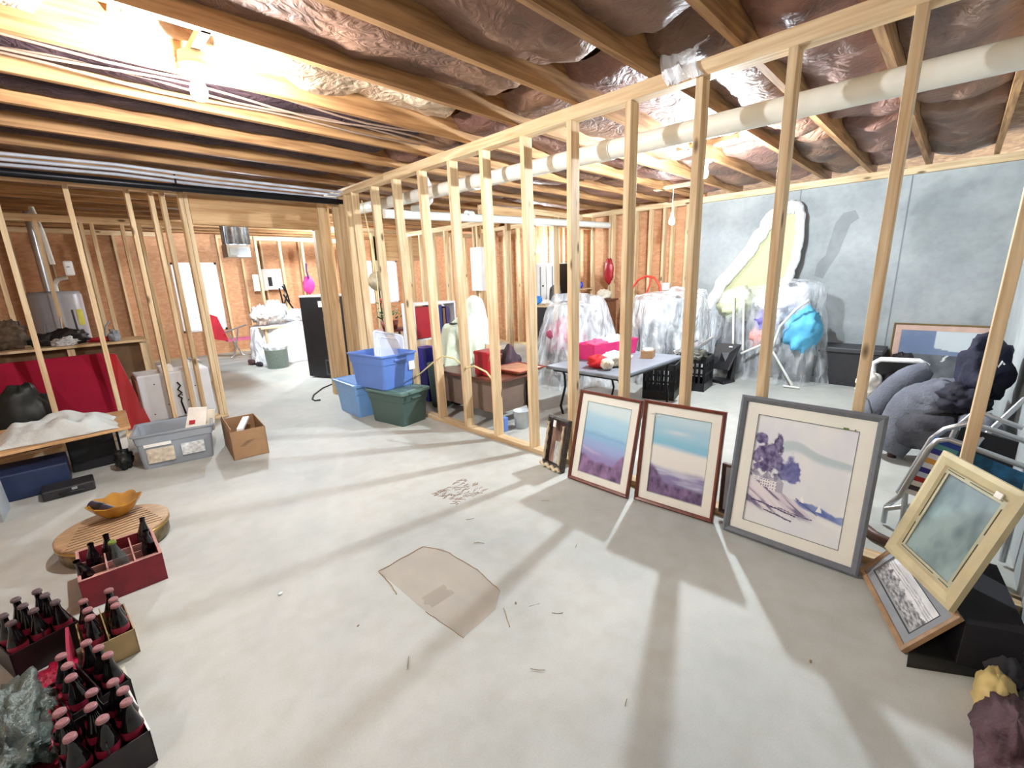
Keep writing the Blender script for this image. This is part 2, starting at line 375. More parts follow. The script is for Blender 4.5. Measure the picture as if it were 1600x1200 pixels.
# ------------------------------------------------------------------ ceiling framing and insulation
JY = [-.1, .42, .92, 1.38, 1.91, 2.45, 2.99, 3.52, 4.06, 4.6, 5.15]
while JY[-1] < 11.0: JY.append(JY[-1] + .54)
ceil = bpy.data.objects['ceiling']
for i, y in enumerate(JY):
    build('joist', MB().box(XL, XR + .2, y, y + .042, 2.52, ZC), jx, ceil)
NUM = ['first', 'second', 'third', 'fourth', 'fifth', 'sixth', 'seventh', 'eighth', 'ninth', 'tenth', 'eleventh', 'twelfth', 'thirteenth', 'fourteenth', 'fifteenth', 'sixteenth', 'seventeenth', 'eighteenth', 'nineteenth', 'twentieth', 'twenty-first', 'twenty-second']
def batt(x0, x1, y0, y1, m, z=2.62, amp=.05, sd=0, label='', nu=None, curl=.10):
    nu = nu or int((x1 - x0) * 12); nv = 8; o = ((x0 + x1) / 2, (y0 + y1) / 2, z)
    def top(u, v):
        x = x0 + (x1 - x0) * u; y = y0 + (y1 - y0) * v
        e = min(u, 1 - u) * (x1 - x0) / .12
        zz = z - .045 * math.sin(PI * v) + amp * noise.noise((x * 2.1, y * 3.2, sd)) + amp * .5 * noise.noise((x * 6, y * 8, sd + 4)) + amp * .3 * abs(noise.noise((x * 14, y * 14, sd)))
        if e < 1: zz += curl * (1 - e) ** 2
        return (x, y, min(zz, 2.75))
    mb = MB(o); mb.grid(lambda u, v: top(1 - u, v), nu, nv)
    o_ = build('insulation_batt', mb, m)
    tag(o_, label, 'insulation', 'insulation batts between the ceiling joists')
SIDE = ['left of the partition', 'right of the partition', 'toward the concrete wall']
for i in range(len(JY) - 1):
    y0, y1 = JY[i] + .046, JY[i + 1] - .004
    for k, (x0, x1) in enumerate(((-.9 if i < 12 else -1.9, 2.35), (2.42, 4.9), (4.95, 7.1))):
        m = KRAFT if k == 0 else (KRAFT2 if i % 2 else KRAFT)
        z, amp = 2.615, .055
        hue = 'brown'
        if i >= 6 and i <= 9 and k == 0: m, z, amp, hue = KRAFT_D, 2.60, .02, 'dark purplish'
        if i == 5 and k == 0: m, z, amp, hue = PINKW, 2.60, .10, 'torn glare-tinted'
        elif m is KRAFT2: hue = 'pinkish'
        if i > 9 or (i >= 6 and k): z, amp = 2.60, .035
        # bay numbering runs from the near wall
        lab = '%s insulation batt, %s joist bay from the near wall, %s' % (hue, NUM[i], SIDE[k])
        if k == 0 and i == 5:
            batt(-.9, .25, y0, y1, m, z, amp, 11, lab.replace(', left of the partition', ', by the bulb'), curl=.14)
            batt(.42, 2.35, y0, y1, m, z + .03, amp, 17, lab.replace(', left of the partition', ', beyond the bulb'))
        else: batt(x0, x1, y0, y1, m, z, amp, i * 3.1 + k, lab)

# ------------------------------------------------------------------ stud walls
def stud_y(y_top, y_bot, x0=2.6, z0=.04, z1=2.44, w_=.04, d=.092):
    """a stud of a wall that runs along Y; given its far edge at top and bottom"""
    b = MB(); q = lambda y, z: [(x0, y - w_, z), (x0 + d, y - w_, z), (x0 + d, y, z), (x0, y, z)]
    return b.hexa(q(y_bot, z0), q(y_top, z1))
t = thing('stud_wall', 'long open stud partition of yellow pine running away down the middle of the basement', 'stud wall', (2.6, 2.6, 0))
TOPS = [5.12, 4.66, 4.22, 3.77, 3.31, 2.89, 2.44, 2.01, 1.57, 1.15, .72, .28, -.13]
BOTS = [5.08, 4.61, 4.15, 3.70, 3.27, 2.85, 2.41, 2.00, 1.57, 1.14, .71, .29, -.10]
def wpart(name, b, m, par, bevel=0):
    """world-coordinate mesh under an unrotated thing"""
    L = par.location; b.v = [v - L for v in b.v]; return build(name, b, m, par, bevel)
for a, b_ in zip(TOPS, BOTS): wpart('stud', stud_y(a, b_), wz, t, .003)
for y in (5.62, 5.44, 5.3): wpart('stud', stud_y(y, y + .03, w_=.042, d=.14), post_m, t, .003)
wpart('stud', MB().box(2.46, 2.60, 5.70, 5.78, 0, 2.40), post_m, t, .003)
wpart('stud', MB().box(2.40, 2.46, 5.72, 5.80, 0, 2.09), post_m, t, .003)
wpart('top_plate', MB().box(2.6, 2.692, YN, 4.36, 2.44, 2.52), wy, t, .003)
wpart('top_plate', MB().box(2.6, 2.692, 4.36, 5.8, 2.44, 2.515), wy, t, .003)
wpart('bottom_plate', MB().box(2.6, 2.692, YN, 5.7, 0, .04), wy, t, .003)
# wall with the doorway on the left
t = thing('stud_wall', 'open stud wall on the left with a wide doorway under a heavy header', 'stud wall', (1.1, 5.75, 0))
for x in (-.62, -.2, .24, .66, .84, .93, 1.08, 1.12):
    wpart('stud', MB().box(x, x + .038, 5.75, 5.84, .04, 2.37), wz, t, .003)
wpart('header', MB().box(1.16, 2.46, 5.75, 5.83, 2.09, 2.37), header_m, t, .004)
wpart('top_plate', MB().box(-2.1, 2.6, 5.75, 5.84, 2.37, 2.44), wx, t)
wpart('bottom_plate', MB().box(-2.1, 1.16, 5.75, 5.84, 0, .04), wx, t)
def wall_x(label, y, x0, x1, step=.44, ztop=2.36, head=None, m=wz, cut=None, dbl=()):
    t = thing('stud_wall', label, 'stud wall', ((x0 + x1) / 2, y, 0)); x = x0
    while x < x1:
        if not (head and head[0] < x < head[1] - .02) and not (cut and cut[0] < x < cut[1]):
            wpart('stud', MB().box(x, x + .04, y, y + .09, .04, ztop), m, t)
        x += step
    for x in dbl: wpart('stud', MB().box(x, x + .04, y, y + .09, .04, ztop), m, t)
    if head:
        for hx in head[:2]: wpart('stud', MB().box(hx - .04, hx + .04, y, y + .09, .04, ztop), m, t)
        wpart('header', MB().box(head[0], head[1], y, y + .08, head[2], head[3]), header_m, t)
    wpart('top_plate', MB().box(x0, x1, y, y + .09, ztop, ztop + .08), wx, t)
    if not (head and head[2] > 1.8):
        wpart('bottom_plate', MB().box(x0, x1, y, y + .09, 0, .04), wx, t)
    return t
def wall_y(label, x, y0, y1, step=.44, ztop=2.36, m=wz, dbl=()):
    t = thing('stud_wall', label, 'stud wall', (x, (y0 + y1) / 2, 0)); y = y0
    while y < y1:
        wpart('stud', MB().box(x, x + .09, y, y + .04, .04, ztop), m, t); y += step
    for y in dbl: wpart('stud', MB().box(x, x + .09, y, y + .04, .04, ztop), m, t)
    wpart('top_plate', MB().box(x, x + .09, y0, y1, ztop, ztop + .08), wy, t)
    wpart('bottom_plate', MB().box(x, x + .09, y0, y1, 0, .04), wy, t)
wall_x('exterior framing studs against the orange sheathing of the far left wall', YF - .1, -2.1, 1.75, .44, 2.44)
wall_x('framing studs on the far wall between the two bright windows', YF - .1, 2.66, 5.55, .42, 2.44)
wall_x('open stud wall behind the table covered in white plastic', 9.9, 2.95, 4.9, .44, 2.3)
wall_x('dim stud wall behind the cluttered workbench at far left', 8.0, -1.6, 1.5, .40, 2.28, dbl=(.5, .98))
wall_x('framing with a deep header in front of the brightest far window', 8.2, 3.9, 7.1, .42, 2.36, head=(4.55, 5.75, 1.85, 2.3))
wall_y('exterior framing studs beyond the end of the concrete wall', 7.08, 2.98, 8.1, .38, 2.44, dbl=(3.05, 3.12, 3.5, 4.0, 4.45))
wall_y('short stud wall with a pipe chase behind the green sheet', 5.2, 5.2, 8.1, .40, 2.3, dbl=(5.9, 6.5))
wall_x('pair of pale isolated studs behind the plastic covered chairs', 4.76, 5.35, 6.6, .58, 2.36)
# a rim board over the back right room
struct('trim_4', MB().box(4.4, 7.05, 4.88, 4.96, 2.24, 2.44), header_m)

# ------------------------------------------------------------------ pipes and cable
def pipe(name, pts, r, m, label, cat='pipe', bands=()):
    t = thing(name, label, cat, pts[0])
    wpart('tube', MB().tube(pts, r, 16), m, t)
    for p, q in bands: wpart('coupling', MB().tube([p, q], r * 1.12, 16), m, t)
    return t
pipe('drain_pipe', [(2.93, YN, 2.26), (2.93, 5.6, 2.345)], .062, pvc, 'long white plastic drain pipe running just behind the stud partition', bands=[((2.93, 1.86, 2.294), (2.93, 1.97, 2.296)), ((2.93, 3.3, 2.31), (2.93, 3.4, 2.31))])
pipe('drain_pipe', [(2.72, 4.62, 2.17), (4.6, 4.62, 2.225), (7.0, 4.5, 2.27)], .05, pvc, 'white plastic cross pipe hanging below the rear joists', bands=[((3.9, 4.62, 2.238), (4.0, 4.62, 2.238)), ((5.9, 4.555, 2.26), (6.0, 4.55, 2.26))])
pipe('drain_pipe', [(3.05, 4.55, 2.24), (3.12, 4.4, 2.25), (3.12, 4.3, 2.30), (3.1, 4.25, 2.4), (3.0, 4.2, 2.5)], .035, pvc, 'short curved white pipe elbow rising to the joists above the cross pipe')
pipe('gas_pipe', [(-2, 5.42, 2.36), (.9, 5.42, 2.37), (2.7, 5.42, 2.385)], .034, blkm, 'black iron pipe running under the joists in front of the doorway header', bands=[((.98, 5.42, 2.37), (1.06, 5.42, 2.37))])
for i, (z, y) in enumerate(((2.425, 5.46), (2.45, 5.38), (2.475, 5.30))):
    pipe('conduit', [(-2, y, z), (-.2, y, z), (.6, y, z + .018), (1.3, y, z), (2.6, y, z)], .014, mat('grey_cable', '#B9BDC6', .4), ('lowest', 'middle', 'topmost')[i] + ' of the three thin grey pipes above the black iron pipe')
pipe('hanger_rod', [(1.02, 5.42, 2.52), (1.02, 5.42, 2.33)], .008, blkm, 'short hanger strap holding the black iron pipe', 'hanger')
CAB = mat('yellow_cable', '#E8D9A0', .5); CABW = mat('tan_cable', '#8E7664', .5)
for i, (y, z, sd) in enumerate(((3.15, 2.555, 1), (3.22, 2.535, 2), (3.30, 2.55, 3), (3.38, 2.54, 4))):
    pipe('wire', [(x / 10, y + .02 * math.sin(x * .4 + sd), z + .012 * math.sin(x * .5 + sd * 2)) for x in range(-12, 26, 2)], .007, CABW, ('nearest', 'second', 'third', 'farthest')[i] + ' cable of the bundle stapled between the joists past the bulb', 'wire')
pipe('wire', [(2.64, 4.9, .62), (2.64, 4.6, .5), (2.63, 4.1, .42), (2.62, 3.75, .62), (2.63, 3.6, .70), (2.66, 3.45, .69), (2.64, 3.25, .62), (2.62, 3.1, .66), (2.63, 2.95, .62), (2.64, 2.86, .54)], .008, CAB, 'pale yellow cable looping through holes in the partition studs', 'wire')
t = pipe('wire', [(2.68, 5.0, 2.35), (2.66, 4.9, 2.1), (2.69, 4.86, 1.6), (2.68, 4.84, 1.1)], .007, CAB, 'thin pale cable hanging down beside the far partition studs', 'wire')

# ------------------------------------------------------------------ bare bulbs
def ceiling_bulb(p, label, watts, col, zc=2.52, cord=False, r=.035):
    t = thing('light_bulb', label, 'light', p if not cord else (p[0], p[1], zc)); x, y, z = p
    m, nt, b = nodes('lit_bulb'); b.inputs['Base Color'].default_value = (*col, 1)
    b.inputs['Emission Color'].default_value = (*col, 1); b.inputs['Emission Strength'].default_value = watts / .048
    wpart('bulb', MB().lathe([(.001, -.05), (.024, -.043), (r, -.02), (.036, 0), (.03, .022), (.018, .045), (.016, .06)], p, 16), m, t)
    s_ = MB()
    if cord:
        s_.tube([(x, y, z + .06), (x, y, z + .11)], .022, 12)
        wpart('socket', s_, mat('porcelain', '#E8DCC0', .4), t)
        wpart('cord', MB().tube([(x, y, z + .11), (x, y, zc)], .005, 6), white, t)
        wpart('bracket', MB().box(x - .045, x + .045, y - .27, y + .26, zc, zc + .035), wy, t)
    else:
        s_.lathe([(.001, .05), (.03, .05), (.034, .075), (.058, .085), (.066, .105), (.062, zc - z), (.001, zc - z)], p, 24)
        wpart('socket', s_, mat('porcelain', '#E8DCC0', .4), t)
        wpart('bracket', MB().box(x - .02, x + .02, y - .27, y + .26, zc, zc + .035), wy, t)
ceiling_bulb((.68, 2.74, 2.37), 'bare lit bulb in a porcelain holder under the joists at upper left', 88, WARM)
ceiling_bulb((4.28, 1.77, 2.30), 'bare lit bulb glaring behind the partition near the concrete wall', 175, COOL)
ceiling_bulb((6.0, 2.87, 2.11), 'bare lit bulb with a big glow at the corner where the concrete wall ends', 14, WARM, cord=True)
ceiling_bulb((6.7, 5.86, 1.93), 'bare lit bulb hanging above the white metal cabinets at the back', 38, COOL, cord=True)
ceiling_bulb((2.2, 7.5, 2.42), 'added unseen bulb lighting the far left room behind the doorway header', 210, COOL)  # unseen lamp added to brighten the room past the doorway
ceiling_bulb((-1.5, .75, 2.38), 'added fill bulb beyond the left edge of the picture', 24, COOL)  # added out of view to brighten the fronts of the leaning frames
ceiling_bulb((4.6, 9.4, 2.42), 'added unseen bulb in the deepest back room', 110, WARM)  # extra lamp added out of sight as fill for the back rooms

# ------------------------------------------------------------------ framed pictures leaning on the partition
def frame_matrix(bl, br, lean, roll=0):
    """local x along the bottom edge, z up the picture, y away from the viewer"""
    B, D = Vector(bl), Vector(br); u = (D - B).normalized(); n = Vector((-u.y, u.x, 0)).normalized()
    up = n * math.sin(lean) + Vector((0, 0, 1)) * math.cos(lean)
    yv = up.cross(u)
    M = Matrix((u, yv, up)).transposed().to_4x4(); M.translation = B; return M
def picture(label, bl, br, lean, W, H, fw, fm, matm, mw, fn, nx=80, ny=110, depth=.03, name='framed_picture', cat='picture', inner=None, matw=None, group=None):
    t = thing(name, label, cat, M=frame_matrix(bl, br, lean), group=group)
    f = MB()
    # mitred moulding with a raised profile: four sides
    for (a0, a1, b0, b1) in (((0, 0), (W, 0), (fw, fw), (W - fw, fw)), ((W, 0), (W, H), (W - fw, fw), (W - fw, H - fw)), ((W, H), (0, H), (W - fw, H - fw), (fw, H - fw)), ((0, H), (0, 0), (fw, H - fw), (fw, fw))):
        P = lambda p, y: (p[0], y, p[1])
        mid = lambda p, q, k: (p[0] * (1 - k) + q[0] * k, p[1] * (1 - k) + q[1] * k)
        m0, m1 = mid(a0, b0, .35), mid(a1, b1, .35); n0, n1 = mid(a0, b0, .85), mid(a1, b1, .85)
        ring0 = [P(a0, 0), P(a0, -depth * .8), P(m0, -depth), P(n0, -depth * .75), P(b0, -depth * .45), P(b0, 0)]
        ring1 = [P(a1, 0), P(a1, -depth * .8), P(m1, -depth), P(n1, -depth * .75), P(b1, -depth * .45), P(b1, 0)]
        f.add(ring0 + ring1, [(k, (k + 1) % 6, 6 + (k + 1) % 6, 6 + k) for k in range(6)])
    build('frame', f, fm, t)
    build('backing', MB().box(fw * .6, W - fw * .6, -.004, 0, fw * .6, H - fw * .6), mat('kraft_paper', '#8A6A48', .9), t)
    if matm:
        mb = MB(); i0 = fw * .9; i1 = fw + mw
        for (x0, x1, z0, z1) in ((i0, W - i0, i0, i1), (i0, W - i0, H - i1, H - i0), (i0, i1, i1, H - i1), (W - i1, W - i0, i1, H - i1)): mb.box(x0, x1, -.0115, -.007, z0, z1)
        build('mat_board', mb, matm, t)
        if matw:
            e = MB(); q = .003
            for (x0, x1, z0, z1) in ((i1 - q, W - i1 + q, i1 - q, i1), (i1 - q, W - i1 + q, H - i1, H - i1 + q), (i1 - q, i1, i1, H - i1), (W - i1, W - i1 + q, i1, H - i1)): e.box(x0, x1, -.0125, -.0115, z0, z1)
            build('mat_bevel', e, matw, t)
    i1 = fw + mw
    art('print', W - 2 * i1, H - 2 * i1, nx, ny, fn, t, y=-.006, x0=i1, z0=i1)
    return t
def sm(a, b, x):
    t = max(0, min(1, (x - a) / (b - a))); return t * t * (3 - 2 * t)
def sea1(u, v):
    v2 = v + .015 * fb(u, v * 2, 4, 1.) + .05 * (u - .5)
    c = lerp(lin('#9C92C4'), lin('#9FB6E2'), sm(.24, .42, v2)); c = lerp(c, lin('#93C2E4'), sm(.42, .53, v2)); c = lerp(c, lin('#86B8DA'), .7 * math.exp(-((v2 - .555) / .012) ** 2))
    c = lerp(c, lin('#A6D4EC'), sm(.56, .62, v2)); c = lerp(c, lin('#B4DCF0'), sm(.62, .8, v2)); c = lerp(c, lin('#D8ECF0'), sm(.78, .9, v2))
    c = lerp(c, lin('#D8C8DE'), .55 * math.exp(-((v2 - .34 + .1 * u) / .018) ** 2) * (1 - sm(.2, .6, u)))
    dune = .21 + .04 * fb(u, 0, 3, 5.) + .16 * sm(.7, 1, u) + .09 * (1 - sm(0, .3, u))
    k = 1 - sm(dune - .03, dune + .03 + .02 * fb(u, v, 12, 2.), v); d = lerp(lin('#5E4A6A'), lin('#A284AE'), .45 + .8 * fb(u, v, 7, 2.) + .5 * v)
    return lerp(c, d, k)
def sea2(u, v):
    v2 = v + .03 * (u - .5) + .012 * fb(u * .5, v * 3, 4, 9.)
    c = lerp(lin('#EDEBE4'), lin('#F0F0EC'), v2); c = lerp(c, lin('#8FCBE4'), sm(.56, .64, v2)); c = lerp(c, lin('#A8D4E8'), sm(.66, .78, v2)); c = lerp(c, lin('#C8E2EC'), sm(.8, .98, v2))
    c = lerp(c, lin('#EEF2F2'), .6 * math.exp(-((v - .80) / .025) ** 2 - ((u - .45) / .22) ** 2))
    m = lerp(lin('#8E86B2'), lin('#C8CCDE'), .5 + 1.1 * fb(u * .5, v * 5, 4, 8.)); c = lerp(c, m, 1 - sm(.30, .38, v2))
    dune = .15 + .20 * (1 - sm(0, .35, u)) + .02 * fb(u, 0, 5, 7.)
    d = lerp(lin('#4E3E5C'), lin('#9078A2'), .45 + .8 * fb(u, v, 8, 3.)); return lerp(c, d, 1 - sm(dune - .03, dune + .04, v))
def coast(u, v):
    """pale wash of a shore: tree and cottages on a slope at left, far blue land, two small sails"""
    c = lerp(lin('#EEF0EE'), lin('#E4E8EE'), .5 + fb(u, v, 3, 1.))
    # far hill, pale blue green
    top = .80 + .055 * math.exp(-((u - .45) / .16) ** 2) - .08 * u; lo = top - .10 + .05 * u
    c = lerp(c, lin('#B8CCD0'), .8 * sm(lo - .03, lo + .02, v) * (1 - sm(top - .01, top + .012, v)) * sm(.18, .34, u))
    # blue land right
    t2 = .315 + .03 * fb(u, 0, 5, 1.) - .10 * (u - .6); b2 = .245 - .13 * (u - .6)
    c = lerp(c, lerp(lin('#5E72B4'), lin('#98A8D2'), .5 + fb(u, v, 8, 1.)), sm(b2, b2 + .02, v) * (1 - sm(t2 - .012, t2 + .005, v)) * sm(.42, .52, u))
    c = lerp(c, lin('#F6F6F4'), .8 * math.exp(-((v - b2 + .03) / .02) ** 2) * sm(.4, .5, u))
    # slope
    top = .50 - .40 * u + .015 * fb(u, 0, 9, 2.); bot = .12 + .05 * u
    k = sm(bot - .03, bot + .05, v) * (1 - sm(top - .015, top + .015, v)) * (1 - sm(.62, .80, u))
    n = fb(u * .7 + v * .6, v * 4 + u * 1.8, 5, 3.)
    sl = lerp(lin('#CDBFCC'), lin('#ECE6EA'), .55 + 1.1 * n); sl = lerp(sl, lin('#5F5A80'), .85 * sm(.16, .30, -n)); c = lerp(c, sl, k)
    # tree crown
    best = 9
    for cx, cy, r in ((.06, .78, .07), (.25, .76, .085), (.08, .66, .10), (.22, .66, .14), (.12, .56, .12), (.30, .58, .10), (.42, .56, .11), (.47, .52, .08), (.36, .50, .08), (.04, .60, .08)):
        best = min(best, math.hypot(u - cx, (v - cy) * 1.2) / r)
    best += .75 * fb(u, v, 13, 4., 4)
    if best < 1.25:
        leaf = lerp(lin('#453E6A'), lin('#9490B8'), .45 + .9 * fb(u, v, 22, 6.)); leaf = lerp(leaf, lin('#6A74B4'), .6 * sm(.28, .42, u)); c = lerp(c, leaf, 1 - sm(.75, 1.1, best))
    # cottages
    for cx, cz, s_, pk in ((.07, .44, .045, 1), (.19, .42, .065, 1), (.30, .41, .075, 0)):
        if abs(u - cx) < s_ and cz - s_ < v < cz + s_ * .15:
            c = lin('#F0EEEE'); gx, gz = (u - cx + s_) / s_ * 2.5 % 1, (v - cz + s_) / s_ * 2.6 % 1
            if .3 < gx < .7 and .3 < gz < .75: c = lin('#7A7894')
            if cx > .28 and u > cx: c = lin('#B0AEBE')
        h = cz + s_ * .15 + (s_ * 1.15 - abs(u - cx)) * (1.0 if pk else .75)
        if cz + s_ * .15 <= v < h: c = lerp(lin('#8C8AA2'), lin('#BCBAC8'), .5 + fb(u, v, 30, 2.))
    for sx, sz in ((.585, .300), (.765, .262)):
        if abs(u - sx) < .03 * (1 - (v - sz) / .065) and 0 < v - sz < .065: c = lin('#FAFAF8')
    for u0, u1, z0, z1, w_ in ((.05, .55, .215, .165, .007), (.2, .52, .15, .11, .007), (.35, .72, .20, .17, .004), (.52, .76, .33, .225, .0045)):
        if u0 < u < u1:
            z = z0 + (z1 - z0) * (u - u0) / (u1 - u0) + .006 * fb(u, 0, 12, w_ * 99)
            if abs(v - z) < w_ * (1 + .8 * fb(u, 0, 20, 3.)): c = lin('#544E70')
    return c
brown_f = mat('mahogany_frame', '#6E3524', .35, var=.25, scale=20); grey_f = mat('grey_painted_frame', '#6E7278', .6, var=.1, scale=30)
lineg = mat('grey_line', '#6E7276', .6); bevelc = mat('pale_bevel', '#A8B0A4', .6)
picture('framed pastel seascape of blue sky and purple dunes, left of the two brown framed ones', (2.425, 1.855, 0), (2.425, 1.362, 0), .245, .493, .655, .022, brown_f, cream, .052, sea1, matw=bevelc)
picture('framed pastel seascape with a pale beach band, right of the two brown framed ones', (2.455, 1.332, 0), (2.49, .842, 0), .16, .494, .665, .022, brown_f, cream, .055, sea2, matw=bevelc)
tb = picture('large grey framed watercolour of a shore with cottages, trees and two sailing boats', (2.47, .775, 0), (2.46, .150, 0), .17, .628, .785, .034, grey_f, cream, .062, coast, 150, 190, matw=lineg)
build('price_tag', MB().box(.470, .492, -.0145, -.0125, .690, .699), mat('green_tag', '#5A7A3A', .7), tb)
build('price_tag', MB().box(.515, .519, -.0145, -.0125, .688, .699), mat('green_tag', '#5A7A3A', .7), tb)
t2 = [o for o in COL.objects if o.get('label', '').endswith('right of the two brown framed ones')][0]
b = MB(); b.tube([(.035, -.016, .59), (.055, -.018, .582), (.075, -.018, .59), (.085, -.018, .575), (.11, -.017, .572), (.112, -.017, .582)], .0022, 5)
build('string_tag', b, paper, t2)
def mirror(u, v):
    c = lerp(lin('#B89888'), lin('#5A4038'), v + .6 * fb(u, v, 3, 2.))
    if v < .55 and u > .35: c = lerp(lin('#D8DCDA'), lin('#98A098'), fb(u, v, 6, 1.) + .3)
    return c
orn = mat('dark_carved_frame', '#3A302A', .4, var=.5, scale=40, bump=.6)
t = picture('small dark ornate framed picture leaning left of the two seascapes', (2.50, 2.155, 0.0), (2.46, 1.925, 0), .2, .233, .40, .04, orn, None, .0, mirror, 24, 36, depth=.04)
b = MB()
for x in (.03, .20):
    b.tube([(x, -.045, .05 + .012 * k) for k in range(26)], .012, 7, rs=[.006 + .007 * abs(math.sin(k * .55)) for k in range(26)])
b.tube([(.0 + .0097 * k, -.05, .012 + .01 * math.sin(k)) for k in range(24)], .013, 7)
build('carving', b, mat('pale_carving', '#C8B898', .5, var=.3), t)
build('white_tag', MB().box(.085, .115, -.05, -.046, .325, .375), paper, t)
picture('dark wooden frame half hidden between the second seascape and the large watercolour', (2.575, .84, 0.045), (2.575, .61, .045), .03, .23, .31, .02, mat('dark_wood_frame', '#4A2E22', .45), mat('pale_mat', '#B8BCC0', .8), .02, lambda u, v: lerp(lin('#5C463E'), lin('#C8CCD0'), 1 if v > .7 else .1 + .3 * fb(u, v, 4, 1.)), 20, 30)
# the green painting in its wide cream frame
def green_art(u, v):
    k = .5 + .9 * fb(u, v, 2.2, 2.) + .2 * fb(u, v, 9, 5.)
    c = lerp(lin('#5E7474'), lin('#93A8A6'), k); return lerp(c, lin('#8C96A0'), max(0, v - .5) * .9)
fcream = mat('antique_cream_frame', '#C2B48C', .5, var=.14, scale=10)
t = picture('blue-green painting in a wide antique cream and gold frame at the right edge', (2.434, .058, .205), (2.092, -.157, .205), .30, .403, .498, .055, fcream, mat('cream_slip', '#B4B094', .6), .018, green_art, 50, 60, depth=.026)
e = MB(); ol = mat('olive_line', '#57502C', .6)
for (x0, x1, z0, z1) in ((.062, .26, .060, .063), (.29, .34, .060, .063), (.062, .15, .435, .438), (.18, .33, .435, .438), (.058, .061, .07, .18), (.058, .061, .21, .42), (.342, .345, .09, .26), (.342, .345, .30, .41)): e.box(x0, x1, -.0135, -.0112, z0, z1)
build('painted_line', e, ol, t)
build('paper_tag', MB().box(.31, .34, -.031, -.027, .44, .462), paper, t)
def hunt(u, v):
    """grey engraving: a crowd of riders and horses along the foot of a pale hill"""
    c = lerp(lin('#D4D6D8'), lin('#F0F1F0'), .5 + fb(u, v, 4, 1.))
    for k in (.62, .70, .78):
        if abs(v - k - .05 * fb(u, 0, 3, k)) < .016: c = lin('#B4B6B8')
    if v < .50 + .12 * fb(u, 0, 14, 2.): 
        n = fb(u, v, 16, 4.); c = lerp(lin('#55565A'), lin('#C4C6C8'), .55 + 1.1 * n)
    if v < .07: c = lin('#A0A2A4')
    return c
t = picture('narrow engraving of riders in a light wood frame lying tilted at the lower right', (2.514, .141, .0), (2.03, -.05, .0), .63, .522, .245, .024, mat('light_oak_frame', '#A58462', .5, var=.2, scale=20), mat('grey_mat_board', '#8E9398', .8), .034, hunt, 90, 40, depth=.022, matw=mat('dark_bevel', '#2C2E30', .6))
# the distant framed print on the concrete wall
def far_art(u, v):
    if v > .8 - .25 * u and u > .45 and v > .62: return lin('#C4CCD0')
    if v > .55: return lerp(lin('#7886A0'), lin('#6A7C9C'), fb(u, v, 3, 1.) + .5)
    c = lerp(lin('#4E5258'), lin('#74787C'), .5 + fb(u, v, 4, 2.))
    if abs(math.hypot((u - .72) * 1.3, v - .42) - .16) < .02 and v > .42: c = lin('#D8D8D4')
    return c
picture('wide landscape print with a pink mat standing against the concrete wall', (7.04, .50, 0), (7.04, -.33, 0), .08, .83, .77, .02, mat('gilt_frame', '#8A7448', .4, .3), mat('pink_mat', '#C8A898', .8), .06, far_art, 60, 50)
b = tag(build('dark_board', MB((2.1, -.24, 0)).hexa([(1.96, -.06, 0), (2.1, -.30, 0), (2.58, -.36, 0), (2.55, -.06, 0)], [(1.96, -.06, .012), (2.1, -.30, .014), (2.58, -.36, .014), (2.55, -.06, .012)]), mat('dark_board', '#26241F', .7, var=.3)), 'flat dark board on the floor under the small engraving', 'board')
picture('olive edged frame stacked behind the blue-green painting', (2.505, .045, .205), (2.208, -.141, .205), .30, .35, .42, .02, mat('olive_frame', '#6E6238', .6), None, 0, lambda u, v: lin('#3A3A34'), 4, 4, name='stacked_frame')
tag(build('dark_box', MB((2.35, -.15, 0)).hexa([(2.08, -.19, 0), (2.13, -.34, 0), (2.59, -.28, 0), (2.57, .0, 0)], [(2.08, -.19, .19), (2.13, -.34, .2), (2.59, -.28, .2), (2.57, .0, .19)]), mat('charcoal_fabric', '#1C1B22', .8, var=.3)), 'dark box under the blue-green painting and behind the small engraving', 'box')

